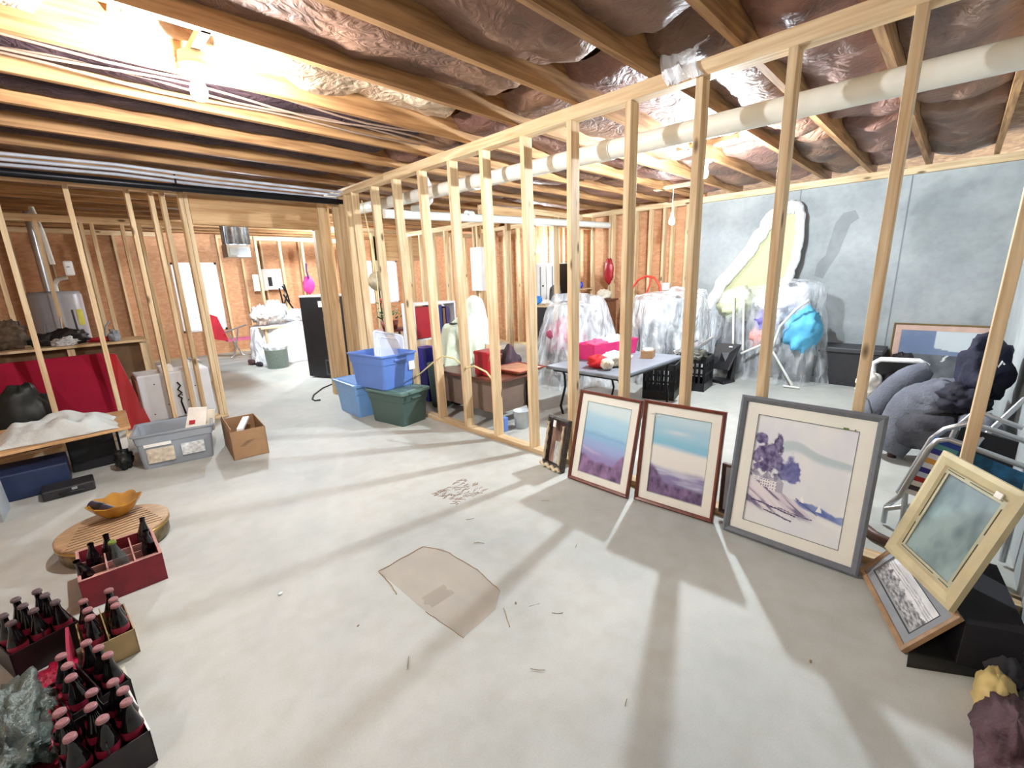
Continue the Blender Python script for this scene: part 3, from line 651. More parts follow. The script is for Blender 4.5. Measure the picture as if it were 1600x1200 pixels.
# ------------------------------------------------------------------ plastic storage totes
def tote(label, c, rz, L, Wd, H, m, lidm=None, taper=.86, open_=False, parts=(), grid_=0):
    """moulded tote: tapering walls, rim, recessed band, handles, lid"""
    t = thing('storage_tote', label, 'storage bin', c, rz)
    def ring(k, z, r=.03):
        l, w = L / 2 * k, Wd / 2 * k; pts = []
        for cx, cy, a0 in ((l - r, w - r, 0), (-l + r, w - r, 90), (-l + r, -w + r, 180), (l - r, -w + r, 270)):
            for a in (0, 30, 60, 90): an = math.radians(a0 + a); pts.append((cx + r * math.cos(an), cy + r * math.sin(an), z))
        return pts
    def loft(rings, closed_bottom=True):
        mb = MB(); n = 16; vs = [p for r_ in rings for p in r_]
        fs = [(i * n + k, i * n + (k + 1) % n, (i + 1) * n + (k + 1) % n, (i + 1) * n + k) for i in range(len(rings) - 1) for k in range(n)]
        mb.add(vs, fs, False)
        if closed_bottom: mb.add(rings[0], [tuple(range(n - 1, -1, -1))])
        return mb
    T = lambda z: taper + (1 - taper) * z / H
    th = .985 - .01 / L
    outer = [ring(T(0), 0), ring(T(.01) + .01, .012), ring(T(H * .70), H * .70), ring(T(H * .72) * 1.025, H * .73), ring(T(H * .95) * 1.03, H * .95), ring(T(H) * 1.07, H * .955), ring(T(H) * 1.07, H), ring(T(H) * .99, H), ring(T(H) * .97, H * .95), ring(taper * .95, .012)]
    mb = loft(outer); mb.add(outer[-1], [tuple(range(16))]); build('body', mb, m, t)
    for s_ in (-1, 1):
        build('handle', MB().box(s_ * L / 2 * 1.02 - .012, s_ * L / 2 * 1.02 + .014, -Wd * .16, Wd * .16, H * .80, H * .86), m, t, .004)
    if lidm:
        l2 = [ring(1.075, H * .965), ring(1.09, H * .97), ring(1.09, H * 1.035), ring(1.05, H * 1.045), ring(1.0, H * 1.02), ring(.88, H * 1.02), ring(.86, H * 1.045), ring(.2, H * 1.05)]
        mb = loft(l2); mb.add(l2[-1], [tuple(range(16))]); build('lid', mb, lidm, t)
    return t
BL = mat('blue_tote_plastic', '#6489D4', .38, var=.05); BL2 = mat('light_blue_tote_plastic', '#78A6DC', .35, var=.06); GR = mat('green_tote_plastic', '#48605A', .42, var=.06); GRL = mat('grey_green_lid', '#64807A', .45, var=.05)
# green tote: near corner (2.26,3.72); runs back to (2.29,4.3) and right (2.55,3.85)
t_g = tote('dark green storage tote with a grey-green lid, under the open blue tote', (2.37, 4.08, 0), math.radians(100), .54, .37, .345, GR, GRL)
tote('closed light blue storage tote left of the dark green one', (2.30, 4.72, 0), math.radians(88), .56, .42, .36, BL2, BL2)
t_b = tote('open blue storage tote stacked on the dark green one', (2.34, 4.28, .364), math.radians(97), .58, .43, .36, BL)
build('label', MB().box(-.225, -.215, -.19, -.12, .17, .26), paper, t_b).location = (-.065, -.0, 0)
# clear lid standing in the open tote
M = Matrix.Translation((2.42, 4.25, .60)) @ Matrix.Rotation(math.radians(8), 4, 'Z') @ Matrix.Rotation(math.radians(68), 4, 'X') @ Matrix.Rotation(math.radians(-16), 4, 'Z') @ Matrix.Scale(1.22, 4)
CLR = mat('translucent_plastic', '#D8E0F0', .25, trans=.55, var=.03)
t = thing('tote_lid', 'translucent white lid standing inside the open blue tote', 'lid', M=M)
lb = MB().box(-.15, .15, -.12, .27, 0, .006); build('panel', lb, CLR, t, .004)
rb = MB()
def rr_loop(x0, x1, y0, y1, r, z):
    pts = []
    for cx, cy, a0 in ((x1 - r, y1 - r, 0), (x0 + r, y1 - r, 90), (x0 + r, y0 + r, 180), (x1 - r, y0 + r, 270)):
        for a in (0, 30, 60, 90): an = math.radians(a0 + a); pts.append((cx + r * math.cos(an), cy + r * math.sin(an), z))
    return pts + [pts[0]]
rb.tube(rr_loop(-.15, .15, -.12, .27, .03, .004), .009, 6, False); rb.tube(rr_loop(-.10, .10, -.07, .22, .02, .008), .005, 6, False)
build('rim', rb, mat('translucent_plastic_rim', '#EEF2FA', .25, trans=.3, var=.03), t)
# clear tote with papers
CT = mat('smoky_clear_plastic', '#A0A8B0', .2, trans=.22, var=.04)
t = tote('smoky clear storage tote full of papers beside the cardboard box', (.53, 4.70, 0), math.radians(-10), .53, .42, .30, CT, taper=.9)
FOLD = mat('folder_cream', '#E6DED0', .7)
RT_ = Matrix.Translation((.53, 4.70, 0)) @ Matrix.Rotation(math.radians(-10), 4, 'Z')
for i, (x0, x1, z0, z1, y_, m) in enumerate(((-.20, -.02, .05, .17, -.207, mat('faded_print', '#C8BCA8', .7, var=.3, scale=30)), (.03, .19, .07, .17, -.207, mat('printed_card', '#D8DCDC', .7, var=.35, scale=40)), (-.21, -.03, .19, .215, -.213, paper), (-.16, .12, .02, .05, -.12, grey))):
    o = build('papers', MB().box(x0, x1, y_, y_ + .012, z0, z1), m); o.matrix_world = RT_
    tag(o, ('beige printed packet seen through the left front of the clear tote', 'white printed card seen through the right front of the clear tote', 'white envelope above the beige packet in the clear tote', 'grey folder lying at the bottom of the clear tote')[i], 'paper', 'papers inside the clear tote')
o = tag(build('folder', MB((.66, 4.66, .2)).hexa([(.57, 4.60, .2), (.72, 4.56, .2), (.74, 4.60, .2), (.59, 4.64, .2)], [(.66, 4.72, .41), (.78, 4.66, .40), (.79, 4.68, .40), (.67, 4.74, .41)]), FOLD), 'cream folder with red print sticking up out of the clear tote', 'folder')
build('red_print', MB((.66, 4.66, .2)).hexa([(.625, 4.625, .288), (.665, 4.613, .286), (.667, 4.612, .286), (.627, 4.624, .288)], [(.635, 4.638, .318), (.675, 4.626, .316), (.677, 4.625, .316), (.637, 4.637, .318)]), red, o)
tag(build('folder', MB((.74, 4.72, .2)).hexa([(.68, 4.62, .2), (.79, 4.58, .2), (.80, 4.60, .2), (.69, 4.64, .2)], [(.74, 4.72, .37), (.84, 4.68, .36), (.85, 4.70, .36), (.75, 4.74, .37)]), mat('folder_tan', '#D2C6B0', .7)), 'tan folder tucked right of the cream folder in the clear tote', 'folder')
# cardboard box: near corner (.885,4.12)
t = thing('cardboard_box', 'small brown cardboard box with open top and black scribble beside the clear tote', 'box', (.985, 4.44, 0), math.radians(-6))
b = MB(); a, c_, h, th = .135, .26, .25, .006
b.box(-a, a, -c_, -c_ + th, 0, h).box(-a, a, c_ - th, c_, 0, h).box(-a, -a + th, -c_, c_, 0, h).box(a - th, a, -c_, c_, 0, h).box(-a, a, -c_, c_, 0, th)
build('body', b, card, t)
b = MB(); b.hexa([(-a, -c_, h), (-a + th, -c_, h), (-a + th, c_, h), (-a, c_, h)], [(-a + .01, -c_, h + .03), (-a + th + .01, -c_, h + .03), (-a + th + .01, c_, h + .03), (-a + .01, c_, h + .03)]); build('flap', b, card, t)
b = MB()
for k in range(5): b.tube([(-.07 + .012 * k, -c_ - .001, .115 + .009 * k), (-.03 + .018 * k, -c_ - .001, .108 + .012 * k)], .0012, 4)
build('marking', b, mat('black_marker', '#3A2A20', .8), t)
tag(build('foam_strip', MB((.99, 4.40, .2)).beam((.92, 4.26, .240), (1.06, 4.60, .248), .05, .02), white), 'white foam strip lying in the top of the small cardboard box', 'packing')

# ------------------------------------------------------------------ foreground left: wooden disc, bowl, bottle crates
slab = mat('woven_wood_top', '#A88A68', .6, var=.25, scale=14, stretch=(1, 4, 1))
t = thing('round_stool', 'low round wooden stool with a woven top and patterned metal side, amber bowl on it', 'stool', (0, 3.30, 0))
c0 = Vector((0, 3.30, 0))
wpart('top', MB().lathe([(.001, .125), (.245, .125), (.255, .118), (.255, .108), (.001, .108)], c0, 40), slab, t)
b = MB()
for k in range(9): b.tube([(.24 * math.cos(a) * (1 - k * .04), 3.30 - .16 + k * .035 + .02 * math.sin(a * 2), .1265) for a in [PI * (.15 + .7 * i / 12) for i in range(13)]], .0015, 4)
wpart('weave', b, mat('dark_weave', '#6A4A2E', .8), t)
wpart('side', MB().lathe([(.001, .0), (.235, .0), (.245, .02), (.248, .108), (.001, .108)], c0, 40), mat('tarnished_band', '#6E5F44', .35, .6, var=.6, scale=22), t)
wpart('band', MB().lathe([(.250, .085), (.256, .09), (.256, .103), (.250, .108)], c0, 40), mat('brass_band', '#A8894E', .3, .8), t)
AMB = mat('amber_glass', '#B98530', .1, var=.25, trans=.25, scale=12)
def bowl_pt(u, v):
    th = 2 * PI * u; r = (.05 + .075 * v ** .7) * (1 + .05 * math.cos(8 * th)); return (.03 + r * math.cos(th), 3.44 + r * math.sin(th),   .128 + .09 * v + .006 * math.cos(8 * th) * v)
t = thing('glass_bowl', 'scalloped amber glass bowl on the round wooden stool', 'bowl', (.03, 3.44, .127))
mb = MB(); mb.grid(bowl_pt, 48, 8, True, True); mb.add([bowl_pt(i / 24, 0) for i in range(24)], [tuple(range(23, -1, -1))])
b2 = wpart('body', mb, AMB, t); md = b2.modifiers.new('thick', 'SOLIDIFY'); md.thickness = .006
t = thing('tube', 'short dark ridged tube resting in the amber bowl', 'tube', (-.01, 3.42, .16))
wpart('body', MB().tube([(-.075, 3.50, .215), (.035, 3.40, .155)], .024, 14), mat('dark_violet_plastic', '#2A1E2C', .4), t)
wpart('ring', MB().tube([(-.045, 3.473, .199), (-.03, 3.459, .191)], .027, 14), blk, t)

WR = mat('worn_red_crate_wood', '#7A1E2A', .65, var=.35, scale=9); WRT = mat('bare_crate_edge', '#B08078', .7, var=.2, scale=20)
def crate(label, x0, x1, y0, y1, h, cols, rows, rz=0, wm=WR):
    cx, cy = (x0 + x1) / 2, (y0 + y1) / 2; a, b_ = (x1 - x0) / 2, (y1 - y0) / 2
    t = thing('bottle_crate', label, 'crate', (cx, cy, 0), rz)
    for q in ((-a, a, -b_, -b_ + .012), (-a, a, b_ - .012, b_), (-a, -a + .012, -b_ + .012, b_ - .012), (a - .012, a, -b_ + .012, b_ - .012)):
        s_ = build('side_board', MB().box(*q, 0, h), wm, t, .0015); build('top_edge', MB().box(*q, h, h + .002), WRT, s_)
    build('bottom', MB().box(-a + .012, a - .012, -b_ + .012, b_ - .012, .004, .012), wm, t)
    for i in range(1, cols): x = -a + 2 * a * i / cols; build('divider', MB().box(x - .003, x + .003, -b_ + .012, b_ - .012, .012, h * .93), WRT, t)
    for i in range(1, rows): y = -b_ + 2 * b_ * i / rows; build('divider', MB().box(-a + .012, a - .012, y - .003, y + .003, .012, h * .80), WRT, t)
    return t
crate('worn red wooden bottle crate with dividers, touching the round stool', -.165, .145, 2.685, 3.035, .15, 3, 4)
SODA = mat('dark_soda_glass', '#0E0A0C', .12, var=.1); PINKC = mat('pink_bottle_cap', '#96686A', .45, var=.1); CLRG = mat('empty_bottle_glass', '#5A6462', .12, trans=.45, var=.1)
LABR = mat('red_bottle_label', '#8A1C34', .5, var=.3, scale=30); GRC = mat('green_cap', '#6A7A2E', .5)
def bottle_proto(name, label, glass, capm, lab=None, group=None, fill=None, h=.215, liquid=None):
    t = thing(name, label, 'bottle', (0, 0, 0), group=group); k = h / .215; r = .029
    prof = [(.001, .0), (r * .9, .0), (r, .008), (r * .97, .05), (r * .86, .075), (r, .10), (r * .98, .125), (r * .66, .155), (r * .42, .18), (r * .40, .20), (r * .47, .203), (r * .45, .208)]
    build('glass', MB().lathe([(a, z * k) for a, z in prof], (0, 0, 0), 14), glass, t)
    if capm: build('cap', MB().lathe([(r * .46, .203 * k), (r * .56, .204 * k), (r * .54, .212 * k), (r * .44, .2155 * k), (.001, .216 * k)], (0, 0, 0), 16, False), capm, t)
    if lab: build('label', MB().lathe([(r * 1.01, .098 * k), (r * 1.02, .103 * k), (r * 1.01, .124 * k)], (0, 0, 0), 14), lab, t)
    if liquid: build('liquid', MB().lathe([(.001, .004), (r * .86, .004), (r * .88, .06), (.001, .06)], (0, 0, 0), 14), liquid, t)
    return t
def place(o, p, tilt=(0, 0), rz=0): o.location = p; o.rotation_euler = (tilt[0], tilt[1], rz)
gb = bottle_proto('soda_bottle', 'clear bottle with a green cap and pink liquid leaning in the red crate', CLRG, GRC, h=.235, liquid=mat('pink_liquid', '#B0406A', .3))
place(gb, (.005, 2.77, .04), (.12, -.12))
eb = bottle_proto('soda_bottle', 'empty dark bottle lying at the left end of the red crate', SODA, None); place(eb, (-.115, 2.80, .03), (.25, -.2))
for p, tl, lb in (((-.11, 2.92, .02), (.1, .05), 'smoky empty bottle in the far left cell of the red crate'), ((-.04, 2.95, .02), (0, 0), 'dark bottle half hidden behind the green capped bottle'), ((.095, 2.97, .03), (-.2, .1), 'dark bottle with a foil neck in the far right cell of the red crate'), ((.10, 2.86, .02), (.1, .05), 'dark bottle with a white neck at the right side of the red crate')):
    c = copy_tree(eb); place(c, p, tl); c['label'] = lb
tag(build('torn_card', MB((-.1, 2.75, .12)).hexa([(-.13, 2.72, .125), (-.09, 2.69, .125), (-.06, 2.74, .125), (-.11, 2.76, .125)], [(-.13, 2.72, .129), (-.09, 2.69, .129), (-.06, 2.74, .129), (-.11, 2.76, .129)]), mat('torn_red_print', '#B07862', .7, var=.4, scale=60)), 'torn scrap of printed card lying on the red crate dividers', 'scrap')

# bottle cartons
def carton(label, c, rz, a, b_, h, m, edge=None):
    t = thing('bottle_carton', label, 'carton', c, rz); th = .004
    for q in ((-a, a, -b_, -b_ + th), (-a, a, b_ - th, b_), (-a, -a + th, -b_, b_), (a - th, a, -b_, b_)): build('side', MB().box(*q, 0, h), m, t)
    build('bottom', MB().box(-a, a, -b_, b_, 0, th), m, t)
    build('divider', MB().box(-.002, .002, -b_ + th, b_ - th, th, h * 1.25), m, t)
    if edge: build('top_edge', MB().box(a - th, a + .001, -b_, b_, h, h + .004), edge, t)
    return t
DKC = mat('dark_printed_carton', '#1E1418', .5, var=.5, scale=30)
def fill(proto, c, rz, xs, ys, label, group, z=.006):
    first = True
    COLN = {2: ('left', 'right'), 3: ('left', 'middle', 'right')}[len(xs)]; ROWN = ('nearest', 'middle', 'farthest')
    for ix, x in enumerate(xs):
        for iy, y in enumerate(ys):
            o = copy_tree(proto); q = Vector(c) + Matrix.Rotation(rz, 3, 'Z') @ Vector((x, y, 0))
            place(o, (q.x + random.uniform(-.003, .003), q.y + random.uniform(-.003, .003), z), (random.uniform(-.05, .05), random.uniform(-.05, .05)), random.uniform(0, 6))
            o['label'] = label.replace('bottle', 'bottle, %s row, %s,' % (ROWN[iy], COLN[ix]), 1); o['group'] = group
pb = bottle_proto('soda_bottle', '', SODA, PINKC, LABR)
CT1 = ((-.105, 2.30, 0), .06); carton('tan cardboard bottle carton just below the red crate', CT1[0], CT1[1], .078, .115, .11, tan)
fill(pb, CT1[0], CT1[1], (-.04, .04), (-.072, 0, .072), 'pink capped bottle in the tan carton below the red crate', 'pink capped bottles in the tan carton')
CT2 = ((-.165, 1.985, 0), .25); carton('dark carton of soda bottles in the middle of the bottle row', CT2[0], CT2[1], .078, .115, .11, DKC)
fill(pb, CT2[0], CT2[1], (-.04, .04), (-.072, 0, .072), 'pink capped bottle in the middle dark carton', 'pink capped bottles in the middle carton')
CT3 = ((-.15, 1.70, 0), .12); carton('black carton with a white top edge at the bottom left corner', CT3[0], CT3[1], .095, .12, .12, DKC, paper)
fill(pb, CT3[0], CT3[1], (-.06, 0, .06), (-.072, 0, .072), 'pink capped bottle in the black bottom corner carton', 'pink capped bottles in the corner carton')
db = bottle_proto('soda_bottle', 'dark uncapped bottle', SODA, mat('dark_cap', '#5A4A4E', .4), LABR, h=.225)
CT4 = ((-.31, 2.50, 0), .3); carton('black carton of dark bottles at the left edge beside the tan carton', CT4[0], CT4[1], .10, .12, .12, DKC)
fill(db, CT4[0], CT4[1], (-.065, 0, .065), (-.08, 0, .08), 'dark capped bottle in the black carton at left edge', 'dark bottles in the left carton')
for o in (pb, db):
    for ch in list(o.children): bpy.data.objects.remove(ch)
    bpy.data.objects.remove(o)
t = thing('bottle_crate', 'low magenta red crate floor between the two rows of bottle cartons', 'crate', (-.27, 2.1, 0))
wpart('bottom', MB().box(-.40, -.215, 1.75, 2.34, 0, .015), mat('magenta_crate', '#8A1230', .5, var=.3, scale=12), t)
wpart('side_board', MB().box(-.215, -.205, 2.12, 2.36, 0, .14), mat('magenta_board', '#9A2A44', .5, var=.2), t)
b = MB((-.29, 2.02, .07)); b.blob((-.27, 2.04, .06), (.09, .2, .05), .4, 2.2, 3, 40, 20, .018, .25)
tag(build('crumpled_wrap', b, mat('crumpled_red_wrap', '#A01238', .3, var=.35, scale=20, bump=.8, bscale=60)), 'crumpled shiny red wrapping lying among the bottle cartons', 'wrapping')
b = MB((-.36, 1.85, .1)); b.blob((-.345, 1.93, .10), (.085, .20, .10), .4, 2.5, 9, 44, 26, .018, .22)
tag(build('plastic_bag', b, mat('grey_green_bag', '#525C56', .3, var=.25, scale=12, bump=.7, bscale=50)), 'crumpled grey-green plastic bag at the bottom left edge', 'bag')
tag(build('paper_slip', MB((-.09, 2.08, 0)).hexa([(-.075, 2.14, .001), (-.12, 2.12, .001), (-.12, 2.02, .001), (-.07, 2.03, .001)], [(-.075, 2.14, .003), (-.12, 2.12, .003), (-.12, 2.02, .003), (-.07, 2.03, .003)]), mat('cream_slip_paper', '#D8D6C0', .8)), 'pale paper slip on the floor beside the middle carton', 'paper')

# ------------------------------------------------------------------ left: plywood table and what is under it
ply = mat('plywood', '#C69A6A', .6, var=.12, scale=5, stretch=(1, 6, 1))
t = thing('low_table', 'low plywood topped table at the left edge with a pale cloth on it', 'table', (-.15, 4.95, 0))
wpart('top', MB().hexa([(-.9, 4.60, .33), (.25, 4.72, .33), (.28, 5.42, .33), (-.9, 5.50, .33)], [(-.9, 4.60, .352), (.25, 4.72, .352), (.28, 5.42, .352), (-.9, 5.50, .352)]), ply, t, .003)
wpart('leg', MB().box(.17, .215, 4.80, 4.85, 0, .33), paper, t); wpart('leg', MB().box(.17, .215, 5.32, 5.37, 0, .33), blk, t); wpart('leg', MB().box(-.85, -.80, 4.72, 4.77, 0, .33), blk, t); wpart('leg', MB().box(-.85, -.80, 5.35, 5.40, 0, .33), blk, t)
def cloth_pt(u, v):
    x = -.52 + .70 * u; y = 4.72 + .50 * v; e = min(1, 6 * min(u, 1 - u, v, 1 - v))
    z = .356 + e * (.05 + .10 * abs(noise.noise((x * 5, y * 5, 2))) + .03 * noise.noise((x * 11, y * 9, 5)) + .03 * math.sin(PI * u))
    return (x + .03 * noise.noise((v * 4, 1, u)), y + .04 * noise.noise((u * 4, 3, v)) + .12 * (u - .5) * 0, z)
tag(build('cloth', MB((-.17, 4.95, .35)).grid(lambda u, v: cloth_pt(u, v), 50, 36), mat('pale_grey_cloth', '#C8CCC8', .9, var=.05, bump=.3), solid=.004), 'crumpled pale grey cloth lying on the plywood table', 'cloth')
tag(build('blue_bin', MB((-.3, 4.75, 0)).box(-.62, -.16, 4.60, 4.95, 0, .20), mat('navy_bin', '#1E2C4C', .5, var=.2), bevel=.01), 'dark blue bin on the floor under the plywood table', 'storage bin')
t = thing('case', 'low black case with a silver latch in front of the dark blue bin', 'case', (-.18, 4.49, 0))
wpart('body', MB().box(-.32, -.04, 4.40, 4.58, 0, .075), mat('black_case', '#242326', .5, var=.2), t, .012)
wpart('latch', MB().box(-.165, -.135, 4.394, 4.402, .045, .062), chrome, t); wpart('handle', MB().tube([(-.23, 4.40, .035), (-.23, 4.385, .035), (-.10, 4.385, .035), (-.10, 4.40, .035)], .006), blk, t)
tag(build('speaker_cabinet', MB((-.1, 5.15, 0)).box(-.15, .14, 4.95, 5.28, 0, .30), mat('black_speaker', '#17171B', .6, var=.5, scale=20), bevel=.01), 'black boxy cabinet in the shade under the plywood table', 'cabinet')
b = MB((.2, 5.0, .1)); b.blob((.16, 4.72, .09), (.06, .07, .09), .5, 2.5, 4, 24, 16, 0)
tag(build('dark_bag', b, mat('dark_bag', '#1A1C1A', .5, var=.6, scale=18)), 'small dark bag between the plywood table leg and the clear tote', 'bag')
t = thing('grey_board', 'pale grey panel standing at the very left edge below the plywood table', 'panel', (-.60, 4.4, 0)); wpart('body', MB().hexa([(-.62, 4.28, 0), (-.50, 4.22, 0), (-.48, 4.50, 0), (-.60, 4.5, 0)], [(-.62, 4.28, .23), (-.50, 4.26, .22), (-.49, 4.50, .24), (-.60, 4.5, .24)]), mat('pale_grey_panel', '#9AA0A4', .6), t)

# red table tops, black bag, freezer, workbench, water heater
RD = mat('dark_red_panel', '#92102E', .8, var=.1, spec=.2); RD2 = mat('bright_red_panel', '#B0141E', .45, var=.08)
t = thing('folded_table', 'dark red folded table standing behind the studs at left', 'table', (-.2, 6.3, 0))
wpart('tabletop', MB().hexa([(-1.2, 6.10, .06), (.26, 6.10, .06), (.26, 6.14, .06), (-1.2, 6.14, .06)], [(-1.2, 6.38, .80), (.26, 6.38, .80), (.26, 6.42, .80), (-1.2, 6.42, .80)]), RD, t, .004)
wpart('tabletop', MB().hexa([(.27, 6.08, .0), (.50, 6.02, .0), (.50, 6.06, .0), (.27, 6.12, .0)], [(.27, 6.36, .80), (.36, 6.32, .78), (.36, 6.36, .78), (.27, 6.40, .80)]), RD2, t, .004)
wpart('leg', MB().tube([(-.75, 6.0, 0), (-1.0, 6.0, .5)], .02), chrome, t)
b = MB((-.55, 5.95, 0)); b.blob((-.38, 5.99, .30), (.19, .09, .34), .25, 2, 6, 28, 20, .0)
tag(build('bag', b, mat('black_green_bag', '#1A201C', .5, var=.6, scale=9)), 'black rounded bag standing in front of the dark red folded table', 'bag')
t = thing('chest_freezer', 'light grey metal cabinet on its side with a power cord, behind the left studs', 'appliance', (.8, 6.3, 0))
EN = mat('grey_enamel', '#DADCE0', .35, var=.04)
wpart('body', MB().box(.46, 1.12, 6.12, 6.52, .02, .54), EN, t, .015)
wpart('edge_strip', MB().box(.445, .462, 6.10, 6.52, .0, .5), mat('rusty_edge', '#8A5648', .7, var=.3), t)
wpart('power_cord', MB().tube([(.80, 6.11, .42), (.82, 6.09, .38), (.79, 6.09, .34), (.82, 6.08, .30), (.78, 6.09, .27), (.81, 6.08, .24), (.80, 6.09, .2), (.82, 6.10, .05)], .009), blkm, t)
for i in range(7): wpart('screw', MB().lathe([(.001, 0), (.007, 0), (.006, .004), (.001, .005)], (.55 + (i * .137) % .5, 6.12, .10 + (i * .083) % .40), 8, True, (0, -1, 0)), blkm, t)
for i, (x0, x1, y) in enumerate(((.68, .80, 6.2), (.92, 1.06, 6.2))):
    tag(build('paper_stack', MB((x0, y, .54)).box(x0, x1, y, y + .18, .54, .60 + .03 * i), paper), ('small', 'larger')[i] + ' stack of white papers on the grey metal cabinet', 'papers')
tag(build('stick', MB((.98, 6.18, .6)).tube([(.95, 6.17, .66), (1.08, 6.17, .60)], .012), grey), 'grey handle lying across the larger paper stack', 'tool')
t = thing('workbench', 'wooden workbench loaded with dark clutter behind the left stud wall', 'workbench', (.1, 7.1, 0))
wpart('top', MB().box(-1.4, .70, 6.80, 7.35, .845, .87), wx, t)
wpart('shelf_panel', MB().box(-1.3, .66, 6.95, 6.97, .40, .845), mat('dark_brown_panel', '#6E5236', .8, var=.2), t)  # shelf panel in a dark brown
for x in (-1.3, .0, .62): wpart('leg', MB().box(x, x + .06, 6.82, 6.90, 0, .83), wz, t)
rr = random.Random(5)
cl = [('toolbox', 'black open toolbox on the workbench', dark), ('bag', 'dark slumped tool bag on the workbench beside the toolbox', mat('dark_bag2', '#201E20', .6, var=.5, scale=20)), ('plastic_bag', 'clear crinkled plastic bag on the workbench in front of the water heater', SHEET2), ('tin', 'red handled tool roll near the right end of the workbench', red), ('jug', 'grey plastic jug at the right end of the workbench', grey), ('bundle', 'brown bundle at the left end of the workbench', mat('brown_bundle', '#5A4A3A', .8, var=.5, scale=16))]
for i, (nm, lb, m) in enumerate(cl):
    x = (-.12, .06, .0, .32, .42, -.42)[i]; b = MB((x, 6.95, .87)); r = ((.16, .1, .07), (.14, .1, .09), (.1, .08, .05), (.11, .04, .03), (.05, .05, .07), (.15, .1, .16))[i]
    b.blob((x, (7.1, 7.05, 6.88, 7.0, 6.9, 7.05)[i], .87 + r[2] * .8), r, .5, 2.6, i + 20, 26, 16, .872, .4)
    tag(build(nm, b, m), lb, 'tools' if i < 4 else 'clutter')
for i in range(6):
    x = -.5 + i * .17; b = MB((x, 7.2, .87))
    b.tube([(x, 7.2, .875), (x + rr.uniform(-.05, .05), 7.2, 1.0 + rr.uniform(0, .16)), (x + rr.uniform(-.12, .12), 7.2, 1.06 + rr.uniform(0, .2))], .010, 6)
    tag(build('garden_tool', b, (chrome, dark, grey)[i % 3]), ('leftmost', 'second', 'third', 'fourth', 'fifth', 'rightmost')[i] + ' of the thin tool handles standing behind the workbench clutter', 'tool', 'tool handles behind the workbench')
WH = mat('grey_white_tank', '#A9AEB8', .35, var=.05)
t = thing('water_heater', 'grey cylindrical water heater with a yellow sticker beyond the workbench', 'water heater', (.02, 9.0, 0))
wpart('tank', MB().lathe([(.001, 0), (.27, 0), (.28, .03), (.28, 1.40), (.26, 1.45), (.001, 1.46)], (.02, 9, 0), 28), WH, t)
wpart('energy_sticker', MB().grid(lambda u, v: (.02 + .283 * math.cos(-.9 + .35 * u), 9 + .283 * math.sin(-.9 + .35 * u), .98 + .22 * v), 6, 1), mat('yellow_sticker', '#C8C848', .6), t)
wpart('pipe', MB().tube([(.05, 8.95, 1.45), (.05, 8.95, 1.55), (.1, 8.9, 1.62), (.2, 8.9, 1.64)], .03), pvc, t)
wpart('vent_pipe', MB().tube([(-.02, 9.0, 1.45), (-.02, 9.0, 2.5)], .05), steel, t)
t = pipe('vent_pipe', [(.02, 8.7, 2.52), (.06, 8.6, 2.2), (.08, 8.55, 1.80)], .03, pvc, 'short white pipe hanging above the water heater')
t = thing('wall_box', 'white rounded electrical box on a stud above the water heater', 'electrical box', (.2, 7.95, 1.7)); wpart('cover', MB().box(.165, .255, 7.955, 7.995, 1.64, 1.82), white, t, .02); wpart('switch', MB().box(.19, .22, 7.95, 7.958, 1.74, 1.75), blk, t)

# ------------------------------------------------------------------ behind the partition: tables and what is on them
GT = mat('grey_folding_table', '#7C828C', .45, var=.08)
t = thing('folding_table', 'grey plastic folding table with black curved legs behind the partition', 'table', (4.0, 2.6, 0))
wpart('top', MB().box(3.42, 4.72, 2.05, 2.92, .52, .555), GT, t, .012)
wpart('frame', MB().tube([(3.5, 2.1, .50), (4.64, 2.1, .50), (4.64, 2.87, .50), (3.5, 2.87, .50), (3.5, 2.1, .50)], .012), blkm, t)
for x, y, s_ in ((3.55, 2.15, 1), (3.60, 2.85, 1), (4.60, 2.15, -1), (4.60, 2.85, -1)):
    wpart('leg', MB().tube([(x, y, .51), (x + .05 * s_, y, .42), (x + .06 * s_, y, .30), (x - .02 * s_, y, .10), (x + .02 * s_, y, 0)], .013), blkm, t)
hot = mat('hot_pink_cloth', '#D02A6E', .6, var=.15); knit = mat('cream_knit', '#E8E0CC', .9, var=.12, scale=60, bump=.8, bscale=90); santa = mat('santa_red', '#C4141E', .7, var=.1)
t = thing('clothes_basket', 'hot pink open basket with white cloth in it on the grey folding table', 'basket', (4.25, 2.72, .557), math.radians(-6))
b = MB(); A, B_, Hh = .36, .12, .17
b.hexa([(-A, -B_, 0), (A, -B_, 0), (A, -B_ + .008, 0), (-A, -B_ + .008, 0)], [(-A - .03, -B_ - .02, Hh), (A + .03, -B_ - .02, Hh), (A + .03, -B_ - .012, Hh), (-A - .03, -B_ - .012, Hh)])
b.hexa([(-A, B_ - .008, 0), (A, B_ - .008, 0), (A, B_, 0), (-A, B_, 0)], [(-A - .03, B_ + .012, Hh), (A + .03, B_ + .012, Hh), (A + .03, B_ + .02, Hh), (-A - .03, B_ + .02, Hh)])
b.hexa([(-A, -B_, 0), (-A + .008, -B_, 0), (-A + .008, B_, 0), (-A, B_, 0)], [(-A - .03, -B_ - .02, Hh), (-A - .022, -B_ - .02, Hh), (-A - .022, B_ + .02, Hh), (-A - .03, B_ + .02, Hh)])
b.hexa([(A - .008, -B_, 0), (A, -B_, 0), (A, B_, 0), (A - .008, B_, 0)], [(A + .022, -B_ - .02, Hh), (A + .03, -B_ - .02, Hh), (A + .03, B_ + .02, Hh), (A + .022, B_ + .02, Hh)])
b.box(-A, A, -B_, B_, 0, .008); build('body', b, hot, t)
